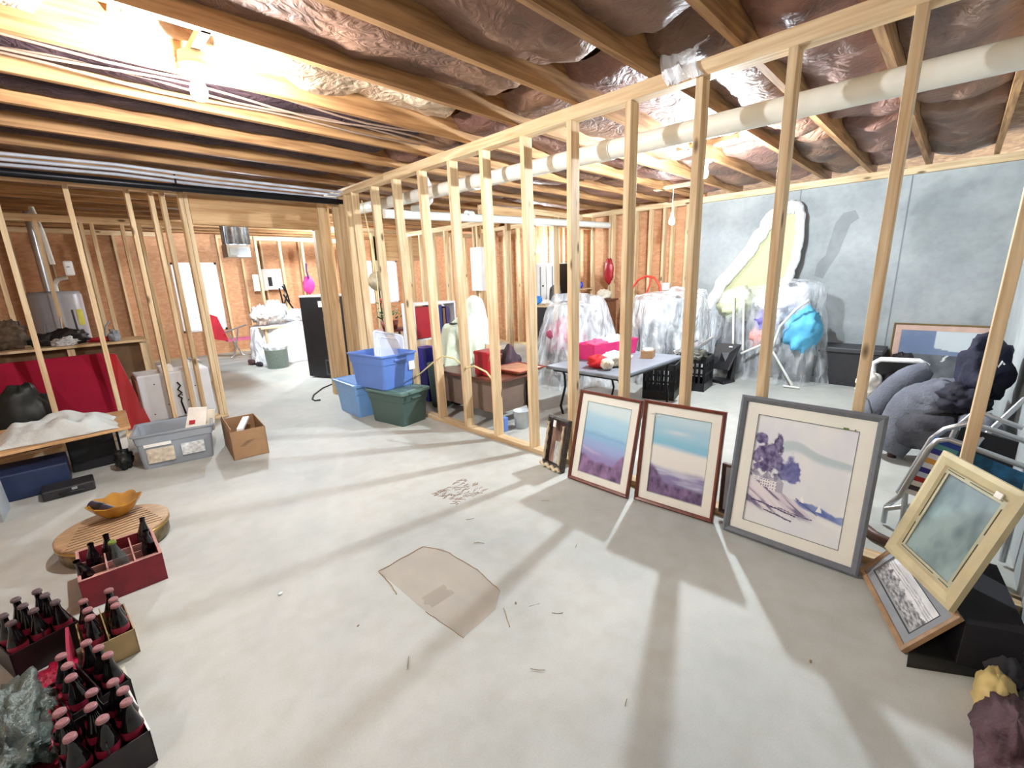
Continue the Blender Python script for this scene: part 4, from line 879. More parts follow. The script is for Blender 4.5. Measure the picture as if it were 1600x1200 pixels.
b = MB(); b.blob((-.17, 0, .15), (.14, .10, .05), .4, 3, 2, 24, 14, .01, .2); build('pink_cloth', b, mat('rose_cloth', '#D8486E', .8, var=.15), t)
b = MB((4.42, 2.74, .6)); b.blob((4.38, 2.72, .71), (.16, .09, .07), .3, 2.5, 5, 26, 16, .575, .2)
tag(build('white_cloth', b, paper), 'white crumpled cloth piled in the hot pink basket', 'cloth')
t = thing('santa_hat', 'red and cream knitted winter hat at the near edge of the grey folding table', 'hat', (3.75, 2.42, .557))
b = MB(); b.blob((3.66, 2.44, .61), (.12, .10, .07), .3, 2, 11, 26, 16, .56); wpart('crown', b, santa, t)
b = MB(); b.blob((3.84, 2.36, .62), (.18, .13, .075), .25, 3, 12, 40, 24, .558, .2); wpart('knit_brim', b, knit, t)
b = MB(); b.blob((3.60, 2.30, .61), (.06, .06, .06), .2, 4, 13, 18, 12, .558); wpart('pompom', b, knit, t)
t = thing('cardboard_box', 'tiny cardboard box with pale scraps at the corner of the grey folding table', 'box', (4.40, 2.30, .557), .3)
build('body', MB().box(-.09, .09, -.06, .06, 0, .08), card, t); b = MB(); b.blob((0, 0, .085), (.08, .05, .02), .5, 4, 3, 18, 10, .08); build('scraps', b, cream, t)
# brown table with red cooler
BR = mat('brown_table_top', '#6A3F34', .3, var=.12, scale=6); BRS = mat('brown_grey_side', '#7E6C60', .4, var=.1)
t = thing('low_table', 'low dark brown table with black curved legs just behind the partition studs', 'table', (3.05, 3.45, 0))
wpart('top', MB().box(2.80, 3.36, 3.00, 4.02, .46, .49), BR, t, .006)
wpart('side_panel', MB().box(2.86, 2.875, 3.06, 3.96, .14, .46), BRS, t); wpart('side_panel', MB().box(2.86, 3.30, 3.06, 3.075, .14, .46), BRS, t)
for x, y in ((2.84, 3.04), (2.84, 3.96), (3.3, 3.04), (3.3, 3.96)): wpart('leg', MB().tube([(x, y, .46), (x - .04, y, .36), (x - .03, y, .15), (x + .03, y, 0)], .013), blkm, t)
RC = mat('red_cooler', '#A81E2A', .4, var=.08)
t = thing('cooler', 'red box shaped cooler standing on the low dark brown table', 'cooler', (2.97, 3.28, .492)); wpart('body', MB().box(2.89, 3.08, 3.22, 3.42, .492, .72), RC, t, .01); wpart('lid', MB().box(2.885, 3.085, 3.215, 3.425, .70, .735), RC, t, .008); wpart('handle', MB().tube([(2.9, 3.21, .65), (2.9, 3.19, .70), (3.06, 3.19, .70), (3.06, 3.21, .65)], .006), mat('tan_handle', '#B8806A', .5), t)
t = thing('serving_tray', 'tan and red serving tray at the right end of the low dark brown table', 'tray', (3.25, 3.12, .55)); wpart('plate', MB().hexa([(3.12, 3.02, .494), (3.46, 3.02, .494), (3.46, 3.36, .494), (3.12, 3.36, .494)], [(3.09, 2.98, .525), (3.49, 2.98, .525), (3.49, 3.39, .525), (3.09, 3.39, .525)]), mat('tan_tray', '#B88468', .45, var=.25, scale=8), t, .006)
wpart('rim', MB().tube([(3.09, 2.98, .527), (3.49, 2.98, .527), (3.49, 3.39, .527), (3.09, 3.39, .527), (3.09, 2.98, .527)], .008), mat('dull_red_rim', '#8A3A34', .4), t)
tag(build('green_cup', MB((3.2, 3.45, .5)).lathe([(.001, 0), (.05, 0), (.06, .12), (.055, .12), (.046, .01), (.001, .01)], (3.20, 3.47, .493), 18), mat('olive_cup', '#4E5A38', .4)), 'olive cup behind the serving tray on the brown table', 'cup')
tag(build('card_box', MB((3.35, 3.6, .5)).hexa([(3.22, 3.62, .5), (3.36, 3.56, .5), (3.36, 3.60, .5), (3.24, 3.66, .5)], [(3.24, 3.62, .74), (3.42, 3.56, .70), (3.42, 3.60, .70), (3.26, 3.66, .74)]), mat('beige_card', '#C8A888', .7)), 'beige card standing tilted behind the serving tray', 'card')
b = MB((3.5, 3.75, 0)); b.blob((3.62, 3.66, .34), (.17, .17, .33), .2, 2, 31, 26, 18, .0); tag(build('bag', b, mat('plum_bag', '#3A2230', .6, var=.3)), 'dark plum bag on the floor behind the brown table', 'bag')
t = thing('bucket', 'white plastic bucket on the floor under the brown table edge', 'bucket', (3.0, 2.88, 0)); wpart('body', MB().lathe([(.001, 0), (.065, 0), (.08, .17), (.084, .175), (.075, .175), (.06, .01), (.001, .01)], (3.02, 2.90, 0), 20), mat('pale_bucket', '#D0D8DC', .4), t)
tag(build('blue_block', MB((2.86, 2.95, .0)).box(2.80, 2.86, 2.92, 3.0, 0, .14), BL, bevel=.01), 'small blue container beside the white bucket under the brown table', 'container')
t = thing('bucket', 'dark green bucket behind the pale draped sheet', 'bucket', (3.05, 4.18, 0)); wpart('body', MB().lathe([(.001, 0), (.11, 0), (.14, .50), (.145, .51), (.13, .51), (.10, .01), (.001, .01)], (3.0, 4.18, 0), 20), GR, t)

# draped plastic and cloth
def drape(name, label, c, base, top, zt, m, cat='plastic sheet', folds=11, amp=.06, sd=0, zfn=None, hem=.0, nu=96, nv=30, group=None):
    """a sheet thrown over something: plateau, shoulders, then folds to the floor"""
    def fn(u, v):
        th = 2 * PI * u; ct, st = math.cos(th), math.sin(th)
        zz = zt + (zfn(ct, st) if zfn else 0)
        if v < .35:
            k = v / .35; r = k; x = top[0] * ct * r; y = top[1] * st * r
            z = zz * (1) - .05 * k * k + .05 * noise.noise((x * 4 + sd, y * 4, 1))
        else:
            k = (v - .35) / .65; e = k ** .75
            rx = top[0] + (base[0] - top[0]) * e; ry = top[1] + (base[1] - top[1]) * e
            f = amp * k * (math.sin(folds * th + sd + 2 * noise.noise((ct * 2, st * 2, sd))) + 1.4 * (abs(noise.noise((ct * 5, st * 5, sd + k * 1.3))) - .25))
            x = ct * (rx + f); y = st * (ry + f)
            z = (zz - .05) * (1 - k) + hem * k + .02 * noise.noise((x * 6, y * 6, k * 5 + sd)) * (1 - k)
        w_ = .03 * noise.noise((x * 9 + sd, y * 9, z * 7))
        return (c[0] + x + w_, c[1] + y + w_, max(z + w_ * .5, .004))
    mb = MB(c); mb.grid(fn, nu, nv, True, True)
    return tag(build(name, mb, m), label, cat, group)
drape('plastic_sheet', 'clear plastic sheet draped over a pile of toys and chairs left of the other sheet', (5.05, 3.72, 0), (.72, .58), (.44, .36), 1.22, SHEET, sd=2, zfn=lambda c, s_: -.10 * (c < -.3) - .16 * max(0, c))
drape('plastic_sheet', 'clear plastic sheet draped over dark armchairs at the end of the grey table', (6.08, 2.86, 0), (.80, .50), (.70, .42), 1.19, SHEET, sd=5, zfn=lambda c, s_: .03 * c, folds=13)
under = [((4.80, 3.72, .62), (.28, .26, .26), mat('rose_toy', '#A84460', .8, var=.3), 'dusky pink bundle under the left plastic sheet', .3), ((4.72, 3.62, .28), (.26, .22, .24), mat('brown_toy', '#4E4038', .8, var=.4), 'brown grey bundle at the foot of the left plastic sheet', 0),
         ((5.22, 3.80, .60), (.30, .28, .42), mat('pale_chair', '#7A7270', .8, var=.2), 'pale cushioned chair back under the left plastic sheet', .2), ((5.35, 3.75, .2), (.26, .26, .2), mat('beige_bundle', '#C8B89C', .8, var=.2), 'beige bundle low under the left plastic sheet', 0),
         ((6.30, 2.88, .68), (.36, .26, .40), mat('black_armchair', '#1C1C22', .6, var=.3), 'dark armchair back under the right plastic sheet', .28), ((5.72, 2.92, .45), (.26, .26, .40), mat('charcoal_armchair', '#2A2A30', .6, var=.25), 'charcoal armchair under the left half of the right plastic sheet', 0), ((6.2, 2.62, .42), (.14, .12, .12), mat('pink_cushion', '#B88A98', .7, var=.2), 'pink cushion pressed against the right plastic sheet', .3)]
for i, (c, r, m, lb, fz) in enumerate(under):
    b = MB((c[0], c[1], 0)); b.blob(c, r, .3, 2.2, 40 + i, 28, 18, .01); tag(build('covered_bundle', b, m), lb, 'bundle', 'bundles under the plastic sheets')
def chair_drape(): pass
mint = mat('pale_mint_cloth', '#D0DCC8', .85, var=.05, bump=.3)
drape('sheet', 'pale mint cloth draped over a bulky object behind the partition studs', (3.30, 4.12, 0), (.36, .26), (.22, .16), 1.02, mint, 'sheet', folds=9, amp=.05, sd=7, zfn=lambda c, s_: .06 * c, hem=.32)
drape('sheet', 'taller off-white cloth draped just behind the pale mint one', (3.72, 4.34, 0), (.22, .2), (.10, .10), 1.24, mat('off_white_sheet', '#E4ECE2', .85, var=.04), 'sheet', folds=7, amp=.03, sd=17, hem=.45)
tag(build('post_stand', MB((3.72, 4.34, 0)).box(3.70, 3.74, 4.32, 4.36, 0, 1.15).box(3.60, 3.84, 4.25, 4.43, 0, .03), dark), 'dark stand under the taller off-white cloth', 'stand')
tag(build('post_stand', MB((3.30, 4.12, 0)).box(3.20, 3.40, 4.05, 4.2, 0, .95).box(3.12, 3.52, 4.0, 4.24, 0, .04), dark), 'dark stand hidden under the pale mint cloth', 'stand')
# black milk crates
def milk_crate(label, c, rz, s_=.40, h=.40, tilt=0):
    t = thing('milk_crate', label, 'crate', c, rz); a = s_ / 2
    for k, (x0, x1, y0, y1, ax) in enumerate(((-a, a, -a, -a + .012, 0), (-a, a, a - .012, a, 0), (-a, -a + .012, -a, a, 1), (a - .012, a, -a, a, 1))):
        b = MB(); b.box(x0, x1, y0, y1, 0, .10).box(x0, x1, y0, y1, h - .07, h)
        n = 7
        for i in range(n + 1):
            q = -a + (2 * a - .02) * i / n
            if ax == 0: b.box(q, q + .02, y0, y1, .10, h - .07)
            else: b.box(x0, x1, q, q + .02, .10, h - .07)
        if ax == 0: b.box(x0, x1, y0, y1, .2, .225)
        else: b.box(x0, x1, y0, y1, .2, .225)
        build('side', b, blk, t)
    build('bottom', MB().box(-a, a, -a, a, 0, .012), blk, t)
    return t
milk_crate('black plastic milk crate under the right end of the grey folding table', (4.92, 2.38, 0), .25, .36, .42)
milk_crate('black plastic milk crate heaped with shiny clutter beyond the grey folding table', (5.56, 2.28, 0), .12, .40, .42)
for i, (x, y) in enumerate(((5.47, 2.22), (5.63, 2.34))):
    b = MB((x, y, .4)); b.blob((x, y, .43), (.14, .13, .08), .5, 3.5, i + 60, 30, 20, .1, .35)
    tag(build('foil_clutter', b, mat('crumpled_silver', '#A8A89C', .25, .7, var=.6, scale=30) if i else mat('dark_silver_clutter', '#5A5A50', .4, var=.6, scale=30)), ('silver crumpled clutter at the left of the heaped milk crate', 'yellowish crumpled clutter at the right of the heaped milk crate')[1 - i] if 0 else ('dark grey crumpled clutter at the left of the heaped milk crate', 'silver crumpled clutter at the right of the heaped milk crate')[i], 'clutter')
b = MB((5.0, 2.2, .5)); b.tube([(4.80, 2.2, .565), (4.95, 2.12, .60), (5.15, 2.08, .58), (5.3, 2.05, .62), (5.4, 2.0, .68)], .02, 8).tube([(4.78, 2.12, .57), (5.0, 2.16, .63), (5.2, 2.1, .66)], .012, 8)
tag(build('metal_bracket', b, chrome), 'shiny metal bracket lying between the grey table corner and the heaped crate', 'bracket')

# against the concrete wall: wrapped pile, leaning board, black things
SHOW = [((6.62, 2.15, .98), (.30, .22, .22), mat('sage_blanket', '#C8CCA8', .9, var=.06, bump=.3), 'sage green folded blanket on top of the wrapped pile'), ((6.62, 1.62, 1.0), (.34, .26, .22), mat('white_print_cloth', '#D8D4DC', .8, var=.12), 'white printed cloth at the top right of the wrapped pile'),
        ((6.48, 1.32, .68), (.24, .20, .26), mat('sky_blue_bag', '#5FB4DC', .6, var=.25, scale=7), 'sky blue bag showing through the right of the wrapped pile'), ((6.45, 1.72, .78), (.16, .14, .16), mat('violet_cloth', '#7A70B8', .7, var=.3, scale=14), 'violet and blue cloth in the middle of the wrapped pile'),
        ((6.72, 2.2, .42), (.30, .22, .42), mat('grey_frame_bag', '#5E6064', .7, var=.25), 'grey bag at the lower left of the wrapped pile'), ((6.78, 1.5, .30), (.30, .35, .32), mat('dark_grey_bag', '#56585A', .7, var=.25), 'dark grey bag at the foot of the wrapped pile'), ((6.40, 1.80, .58), (.10, .10, .13), mat('salmon_cloth', '#D89088', .7, var=.2), 'salmon pink cloth pressed against the wrapping')]
for i, (c, r, m, lb) in enumerate(SHOW):
    b = MB((c[0], c[1], 0)); b.blob(c, r, .3, 2.4, 80 + i, 30, 18, .01, .3); tag(build('wrapped_bundle', b, m), lb, 'bundle', 'bundles in the wrapped pile by the concrete wall')
SHEET3 = sheet_mat('pile_wrap', lo=.10, hi=.42, wr=6.)
drape('plastic_sheet', 'clear plastic wrapping around the colourful pile by the concrete wall', (6.66, 1.78, 0), (.38, .72), (.32, .60), 1.26, SHEET3, sd=9, zfn=lambda c, s_: -.06 * s_, folds=9, amp=.05)
drape('plastic_sheet', 'narrow cloudy plastic hanging at the left edge of the wrapped pile', (6.90, 2.62, 0), (.15, .24), (.10, .16), .98, SHEET2, sd=14, folds=7, amp=.04)
t = thing('walking_frame', 'white tubular folding frame caught under the plastic of the wrapped pile', 'frame', (6.3, 1.6, 0)); 
for pts in ([(6.22, 2.08, 1.14), (6.22, 2.03, .40)], [(6.22, 1.96, 1.14), (6.22, 1.91, .42)], [(6.22, 1.24, 1.08), (6.18, 1.36, .96), (6.18, 1.50, .76), (6.2, 1.56, .50)], [(6.2, 1.92, .38), (6.2, 1.54, .60)], [(6.24, 1.58, .46), (6.24, 1.31, .03)], [(6.20, 1.40, .02), (6.20, 1.22, .02)]): wpart('tube', MB().tube(pts, .014), mat('white_tube', '#D8D8D0', .4), t)
bd = mat('khaki_board', '#B4B48E', .8, var=.05); pw = mat('crinkled_white_wrap', '#F0F2F4', .3, var=.04, bump=.8, bscale=30)
t = thing('leaning_mattress', 'tall khaki padded board with crinkled white plastic edges leaning on the concrete wall', 'mattress', (6.95, 2.0, 0))
pts = [(6.85, 2.62, .9), (6.88, 2.48, 1.25), (6.95, 2.18, 1.68), (7.0, 1.93, 2.12), (7.03, 1.78, 2.24), (7.03, 1.62, 2.20), (7.0, 1.57, 1.9), (7.0, 1.60, 1.55), (6.92, 1.68, 1.2), (6.85, 1.70, .9)]
b = MB(); b.add([(x + .02, y, z) for x, y, z in pts], [tuple(range(9, -1, -1))]); o = wpart('board', b, bd, t); md = o.modifiers.new('thick', 'SOLIDIFY'); md.thickness = .05; md.offset = 0
P2 = []
for i in range(len(pts) - 1):
    for k in range(6): P2.append(Vector(pts[i]).lerp(Vector(pts[i + 1]), k / 6))
P2.append(Vector(pts[-1])); P2 = [p + Vector((-.02, .02 * noise.noise(p * 9), .02 * noise.noise(p * 7))) for p in P2]
wpart('plastic_edge', MB().tube(P2, .07, 10, rs=[(.085 if i < 30 else .055) * (1 + .35 * noise.noise((i * .9, 2, 3))) for i in range(len(P2))]), pw, t)
t = thing('seat', 'black plastic folding seat with a sloped panel left of the wrapped pile', 'seat', (6.55, 2.25, 0))
wpart('panel', MB().hexa([(6.40, 2.40, .16), (6.30, 2.12, .18), (6.34, 2.12, .17), (6.44, 2.40, .15)], [(6.48, 2.36, .50), (6.52, 2.06, .50), (6.56, 2.06, .49), (6.52, 2.36, .49)]), blk, t, .008)
wpart('base', MB().hexa([(6.30, 2.36, 0), (6.22, 2.14, 0), (6.48, 2.08, 0), (6.50, 2.34, 0)], [(6.32, 2.36, .04), (6.24, 2.14, .04), (6.46, 2.08, .04), (6.48, 2.34, .04)]), blk, t, .006)
wpart('support', MB().hexa([(6.40, 2.12, .03), (6.50, 2.10, .03), (6.52, 2.16, .03), (6.42, 2.18, .03)], [(6.47, 2.09, .42), (6.50, 2.09, .42), (6.52, 2.14, .42), (6.48, 2.14, .42)]), blk, t)
wpart('white_mark', MB().hexa([(6.475, 2.19, .455), (6.48, 2.15, .455), (6.47, 2.15, .456), (6.465, 2.19, .456)], [(6.482, 2.19, .47), (6.487, 2.15, .47), (6.477, 2.15, .471), (6.472, 2.19, .471)]), white, t)
t.location = (6.23, 2.12, 0)
t = thing('chest', 'black plastic storage chest against the concrete wall', 'chest', (6.9, .95, 0))
wpart('body', MB().hexa([(6.72, .58, 0), (7.08, .58, 0), (7.08, 1.22, 0), (6.72, 1.22, 0)], [(6.68, .54, .42), (7.1, .54, .42), (7.1, 1.26, .42), (6.68, 1.26, .42)]), mat('charcoal_plastic', '#2C2B2E', .5, var=.2), t, .01)
wpart('lid', MB().box(6.65, 7.1, .52, 1.28, .42, .48), mat('charcoal_lid', '#3A393C', .5), t, .012)
b = MB((6.95, .3, 0)); b.blob((6.9, .36, .2), (.2, .12, .26), .4, 2, 95, 24, 16, .01); tag(build('dark_bag', b, mat('brown_black_bag', '#2A2224', .6, var=.3)), 'dark bag between the black chest and the distant framed print', 'bag')

# ------------------------------------------------------------------ right: recliner, coat, garden chairs
RG = mat('blue_grey_upholstery', '#62656F', .9, var=.22, scale=5, bump=.4, bscale=60); RGD = mat('dark_grey_upholstery', '#3E3E44', .9, var=.2, bump=.3)
t = thing('armchair', 'blue-grey upholstered armchair lying tipped behind the last studs', 'armchair', (4.6, .1, 0))
def roll(name, pts, rs, m, sq=1.0, sd=0):
    mb = MB(); mb.tube(pts, .1, 18, True, rs); mb.v = [v + Vector((.02 * noise.noise(v * 5 + Vector((sd, 0, 0))),) * 3) for v in mb.v]
    o = wpart(name, mb, m, t); md = o.modifiers.new('sub', 'SUBSURF'); md.levels = 1; md.render_levels = 1; return o
roll('arm', [(4.66, .47, .02), (4.74, .36, .24), (4.8, .22, .48), (4.82, .14, .60), (4.82, .08, .64)], [.10, .12, .12, .10, .05], RG, sd=1)
roll('arm', [(4.28, .22, .06), (4.34, .16, .26), (4.40, .10, .42), (4.44, .04, .50), (4.48, -.02, .54)], [.10, .15, .16, .14, .06], RG, sd=2)
b = MB(); b.blob((4.42, .0, .46), (.26, .20, .16), .2, 2, 4, 30, 18); wpart('headrest', b, RG, t)
b = MB(); b.blob((4.36, -.04, .30), (.30, .26, .20), .2, 2, 8, 30, 18); wpart('seat', b, RGD, t)
b = MB(); b.blob((4.6, -.10, .48), (.34, .20, .12), .2, 2, 9, 30, 18); wpart('back', b, RG, t)
for p in ((4.35, .18), (4.30, -.12), (4.72, .12)): wpart('leg', MB().tube([(p[0], p[1], .18), (p[0] - .02, p[1] + .01, 0)], .035, 10, rs=[.05, .028]), mat('dark_red_wood', '#3E1A18', .4), t)
t = thing('tray_frame', 'white rounded rectangular frame with a dark opening above the grey armchair', 'frame', (5.0, .3, .6))
loop = [(5.05, .44, .48), (5.05, .45, .60), (5.0, .40, .645), (4.95, .15, .665), (4.95, .10, .64), (4.98, .13, .58)]
wpart('rim', MB().tube(loop, .022, 8), white, t); wpart('opening', MB().hexa([(5.05, .42, .49), (5.0, .14, .58), (5.02, .14, .58), (5.07, .42, .49)], [(5.03, .42, .62), (4.97, .12, .645), (4.99, .12, .645), (5.05, .42, .62)]), blk, t)
wpart('stem', MB().tube([(5.05, .44, .50), (5.06, .46, .02)], .03), mat('pale_stand', '#B8B8B0', .6), t)
b = MB((4.9, .42, .4)); b.blob((4.86, .44, .42), (.06, .09, .12), .4, 3, 33, 22, 14); tag(build('white_cloth', b, mat('off_white_cloth', '#D8D4C8', .9)), 'off-white cloth hanging beside the white frame left of the grey armchair', 'cloth')
tag(build('black_cord', MB((4.6, .4, 0)).tube([(4.62, .47, .40), (4.52, .40, .38), (4.45, .36, .30), (4.42, .37, .18)], .006), blk), 'thin black cord looping over the arm of the grey armchair', 'cord')
NV = mat('navy_coat', '#14142E', .8, var=.4, scale=6, bump=.4)
t = thing('coat', 'navy blue coat with a small white logo heaped above the armchair at the right edge', 'coat', (4.4, -.22, .6))
b = MB(); b.blob((4.36, -.20, .74), (.26, .13, .22), .35, 2, 17, 34, 20); wpart('body', b, NV, t)
b = MB(); b.blob((4.18, -.12, .56), (.16, .12, .10), .4, 2.5, 19, 28, 16); wpart('sleeve', b, mat('dark_navy_sleeve', '#191828', .8), t)
wpart('logo', MB().tube([(4.10, -.225, .80), (4.10, -.235, .83), (4.095, -.245, .80), (4.10, -.26, .84), (4.095, -.27, .82)], .006, 5), white, t)
b = MB((4.45, -.12, .5)); b.blob((4.44, -.115, .66), (.05, .035, .07), .2, 3, 5, 20, 12); tag(build('doll_head', b, mat('auburn_hair', '#4A2420', .7)), 'small auburn brown furry lump left of the navy coat', 'toy')
b = MB((4.0, -.2, .4)); b.blob((4.0, -.22, .42), (.18, .10, .10), .3, 2, 21, 24, 14); tag(build('grey_cushion', b, RG), 'grey cushion at the right edge below the navy coat', 'cushion')
AL = mat('aluminium_tube', '#B8BCC0', .3, .8, var=.05)
t = thing('garden_chair', 'folded aluminium garden chair with striped webbing behind the blue-green painting', 'chair', (3.0, -.05, 0))
for pts in ([(3.08, .08, .22), (3.05, -.01, .57), (3.05, -.05, .63), (3.05, -.12, .675), (3.05, -.20, .665), (3.05, -.36, .62)], [(2.96, .07, .25), (2.96, -.005, .54), (2.96, -.03, .59), (2.96, -.07, .605), (2.95, -.20, .575), (2.95, -.36, .53)], [(3.08, .12, .12), (3.06, .02, .30), (3.02, -.05, .42)], [(3.05, .12, .12), (3.04, .02, .18), (3.03, -.06, .22)], [(3.0, .05, .28), (3.02, .04, .10), (3.03, .05, .02)], [(3.0, -.34, .60), (3.02, -.34, .02)], [(3.1, .12, .11), (3.1, .12, .015)]):
    wpart('tube', MB().tube(pts, .013), AL, t)
wc = ['#2A4AA0', '#5A9A9C', '#3A3A90', '#E0E4EC', '#D8A050', '#E0E4EC', '#2E2A80', '#C0CCE0', '#A8241E', '#E0DCD8', '#403438', '#D8D4D0']
A0, A1 = Vector((2.985, -.02, .60)), Vector((2.985, .075, .27)); B0, B1 = Vector((2.975, -.12, .575)), Vector((2.975, -.035, .262))
for i, h in enumerate(wc):
    k0, k1 = i / len(wc), (i + 1) / len(wc); q = [A0.lerp(A1, k0), B0.lerp(B1, k0), B0.lerp(B1, k1), A0.lerp(A1, k1)]
    wpart('webbing', MB().hexa(q, [v + Vector((.006, 0, 0)) for v in q]), mat('web_' + h[1:], h, .7, var=.05), t)
b = MB(); b.add([(2.975, -.12, .57), (2.975, -.34, .50), (2.975, -.34, .30), (2.975, -.05, .32)], [(0, 1, 2, 3)]); o = wpart('back_webbing', b, mat('teal_blue_webbing', '#1E5A80', .7, var=.4, scale=30), t)
t = thing('garden_chair', 'second aluminium garden chair frame behind the striped one, half in shadow', 'chair', (3.4, -.2, 0))
for pts in ([(3.45, -.03, .06), (3.42, -.10, .55), (3.42, -.16, .66), (3.42, -.34, .60)], [(3.6, -.34, .72), (3.42, -.20, .50), (3.3, -.04, .02)]): wpart('tube', MB().tube(pts, .013), AL, t)
wpart('seat_web', MB().hexa([(3.42, -.08, .30), (3.42, -.34, .30), (3.44, -.34, .30), (3.44, -.08, .30)], [(3.42, -.12, .56), (3.42, -.34, .52), (3.44, -.34, .52), (3.44, -.12, .56)]), mat('black_webbing', '#18181C', .8), t)
t = thing('bentwood_rail', 'curved dark wooden chair rail on the floor behind the large watercolour', 'chair part', (2.9, .1, 0)); wpart('rail', MB().tube([(2.98, .22, .03), (2.88, .14, .03), (2.84, .06, .03), (2.86, -.02, .03)], .025, 8), mat('dark_rail', '#5A3A30', .5), t)
# bottom right corner: crumpled rug with a yellow patch
t = thing('crumpled_rug', 'crumpled plum brown rug with a yellow patch at the bottom right corner', 'rug', (1.85, -.27, 0))
b = MB(); b.blob((1.74, -.30, .06), (.22, .075, .08), .3, 2.0, 51, 44, 22, .004, .15); wpart('rug', b, mat('plum_rug', '#4A3034', .9, var=.3, scale=12, bump=.4), t)
b = MB(); b.blob((1.93, -.275, .055), (.11, .05, .075), .25, 2, 52, 34, 18, .006, .12); wpart('yellow_patch', b, mat('yellow_satin', '#C8B070', .5, var=.2, scale=8), t)
b = MB((2.15, -.31, 0)); b.blob((2.14, -.31, .05), (.12, .05, .05), .35, 2.4, 53, 30, 16, .004, .15); tag(build('dark_rag', b, mat('grey_rag', '#3E3C40', .8, var=.4)), 'dark grey rag behind the yellow patch of the rug', 'rag')
# plastic shred on the top plate
b = MB((2.6, 1.2, 2.5)); b.grid(lambda u, v: (2.585 + .03 * noise.noise((u * 5, v * 5, 1)), 1.10 + .20 * u + .05 * math.sin(v * 4), 2.44 + .30 * v + .02 * noise.noise((u * 9, v * 3, 2))), 14, 18)
b.grid(lambda u, v: (2.57 + .04 * noise.noise((u * 6, v * 6, 9)), 1.0 + .16 * u, 2.55 + .04 * v + .10 * (1 - u)), 10, 4)
tag(build('plastic_scrap', b, SHEET2), 'torn clear plastic scrap hanging over the partition top plate', 'plastic')

# ------------------------------------------------------------------ far left room
t = thing('fridge', 'tall black cabinet with a white top and small white label by the doorway posts', 'cabinet', (2.95, 6.95, 0))
q = [(2.86, 6.62), (3.28, 6.80), (3.04, 7.36), (2.63, 7.16)]
wpart('body', MB().hexa([(x, y, .02) for x, y in q], [(x, y, 1.25) for x, y in q]), mat('matte_black', '#1B1B1F', .5, var=.2), t, .008)
wpart('top', MB().hexa([(x, y, 1.25) for x, y in q], [(x, y, 1.275) for x, y in q]), white, t)
def on_face(k0, k1, z0, z1, off=.004, p=(2.63, 7.16), r=(2.86, 6.62)):
    P0, P1 = Vector((*p, 0)), Vector((*r, 0)); n = Vector((-(P1 - P0).y, (P1 - P0).x, 0)).normalized(); n = n if n.x < 0 else -n
    a, c = P0.lerp(P1, k0), P0.lerp(P1, k1); return MB().hexa([a + Vector((0, 0, z0)), c + Vector((0, 0, z0)), c + n * off + Vector((0, 0, z0)), a + n * off + Vector((0, 0, z0))], [a + Vector((0, 0, z1)), c + Vector((0, 0, z1)), c + n * off + Vector((0, 0, z1)), a + n * off + Vector((0, 0, z1))])
wpart('label', on_face(.62, .98, 1.10, 1.19), paper, t); wpart('vent', on_face(.62, .98, .06, .30), mat('vent_grey', '#55565C', .5), t); wpart('vent_opening', on_face(.66, .95, .08, .28, .008), blk, t)
tag(build('power_cord', MB((2.3, 6.1, 0)).tube([(2.90, 6.58, .05), (2.80, 6.50, .01), (2.62, 6.34, .008), (2.44, 6.22, .008), (2.19, 5.92, .008), (2.09, 5.72, .008), (2.08, 5.60, .01), (2.14, 5.58, .01)], .009), blk), 'black power cord snaking over the floor in front of the black cabinet', 'cord')
t = thing('table', 'long table covered to the floor in white plastic in the far left room', 'table', (3.2, 9.3, 0)); 
wpart('top', MB().box(2.55, 4.1, 8.95, 9.65, .66, .69), wx, t)
for x, y in ((2.62, 9.0), (4.0, 9.0), (2.62, 9.58), (4.0, 9.58)): wpart('leg', MB().box(x, x + .04, y, y + .04, 0, .66), wz, t)
drape('table_cover', 'white plastic cover hanging over the long table in the far left room', (3.32, 9.3, 0), (.90, .46), (.84, .40), .735, sheet_mat('white_cover', (.95, .96, 1), .8, .98, .35), 'table cover', sd=21, folds=16, amp=.03, zfn=None)
wl = [((2.66, 9.2, .90), (.17, .15, .16), 'leftmost'), ((2.92, 9.25, .95), (.20, .16, .20), 'tallest'), ((3.30, 9.2, .86), (.24, .16, .12), 'middle'), ((3.75, 9.2, .83), (.28, .16, .11), 'rightmost')]
for i, (c, r, w_) in enumerate(wl):
    b = MB(c); b.blob(c, r, .35, 2.5, 100 + i, 30, 18, .725, .6); tag(build('wrapped_bundle', b, SHEET2 if i else mat('pale_wrap', '#D8CCC8', .4, var=.2, bump=.6, bscale=30)), w_ + ' white wrapped bundle on the plastic covered table', 'bundle', 'wrapped bundles on the white table')
tag(build('pink_roll', MB((3.4, 9.0, .9)).tube([(3.32, 8.98, .90), (3.46, 8.96, .80)], .035), mat('dull_pink', '#B07080', .5)), 'dull pink roll lying on the plastic covered table', 'roll')
t = thing('waste_bin', 'grey-green mesh waste bin lined with a clear bag beside the white covered table', 'bin', (2.55, 8.5, 0)); wpart('body', MB().lathe([(.001, 0), (.17, 0), (.19, .36), (.195, .37), (.18, .37), (.16, .01), (.001, .01)], (2.62, 8.55, 0), 24), mat('grey_green_mesh', '#8FA098', .4, var=.12, scale=40), t)
wpart('liner', MB().lathe([(.18, .30), (.20, .37), (.19, .42), (.17, .36), (.15, .2)], (2.62, 8.55, 0), 24), SHEET2, t)
tag(build('shoe', MB((2.4, 9.2, 0)).blob((2.40, 9.3, .05), (.06, .14, .05), .2, 2, 3, 20, 12, .005), mat('brown_shoe', '#4A3030', .5)), 'dark brown shoe on the floor at the corner of the white covered table', 'shoe')
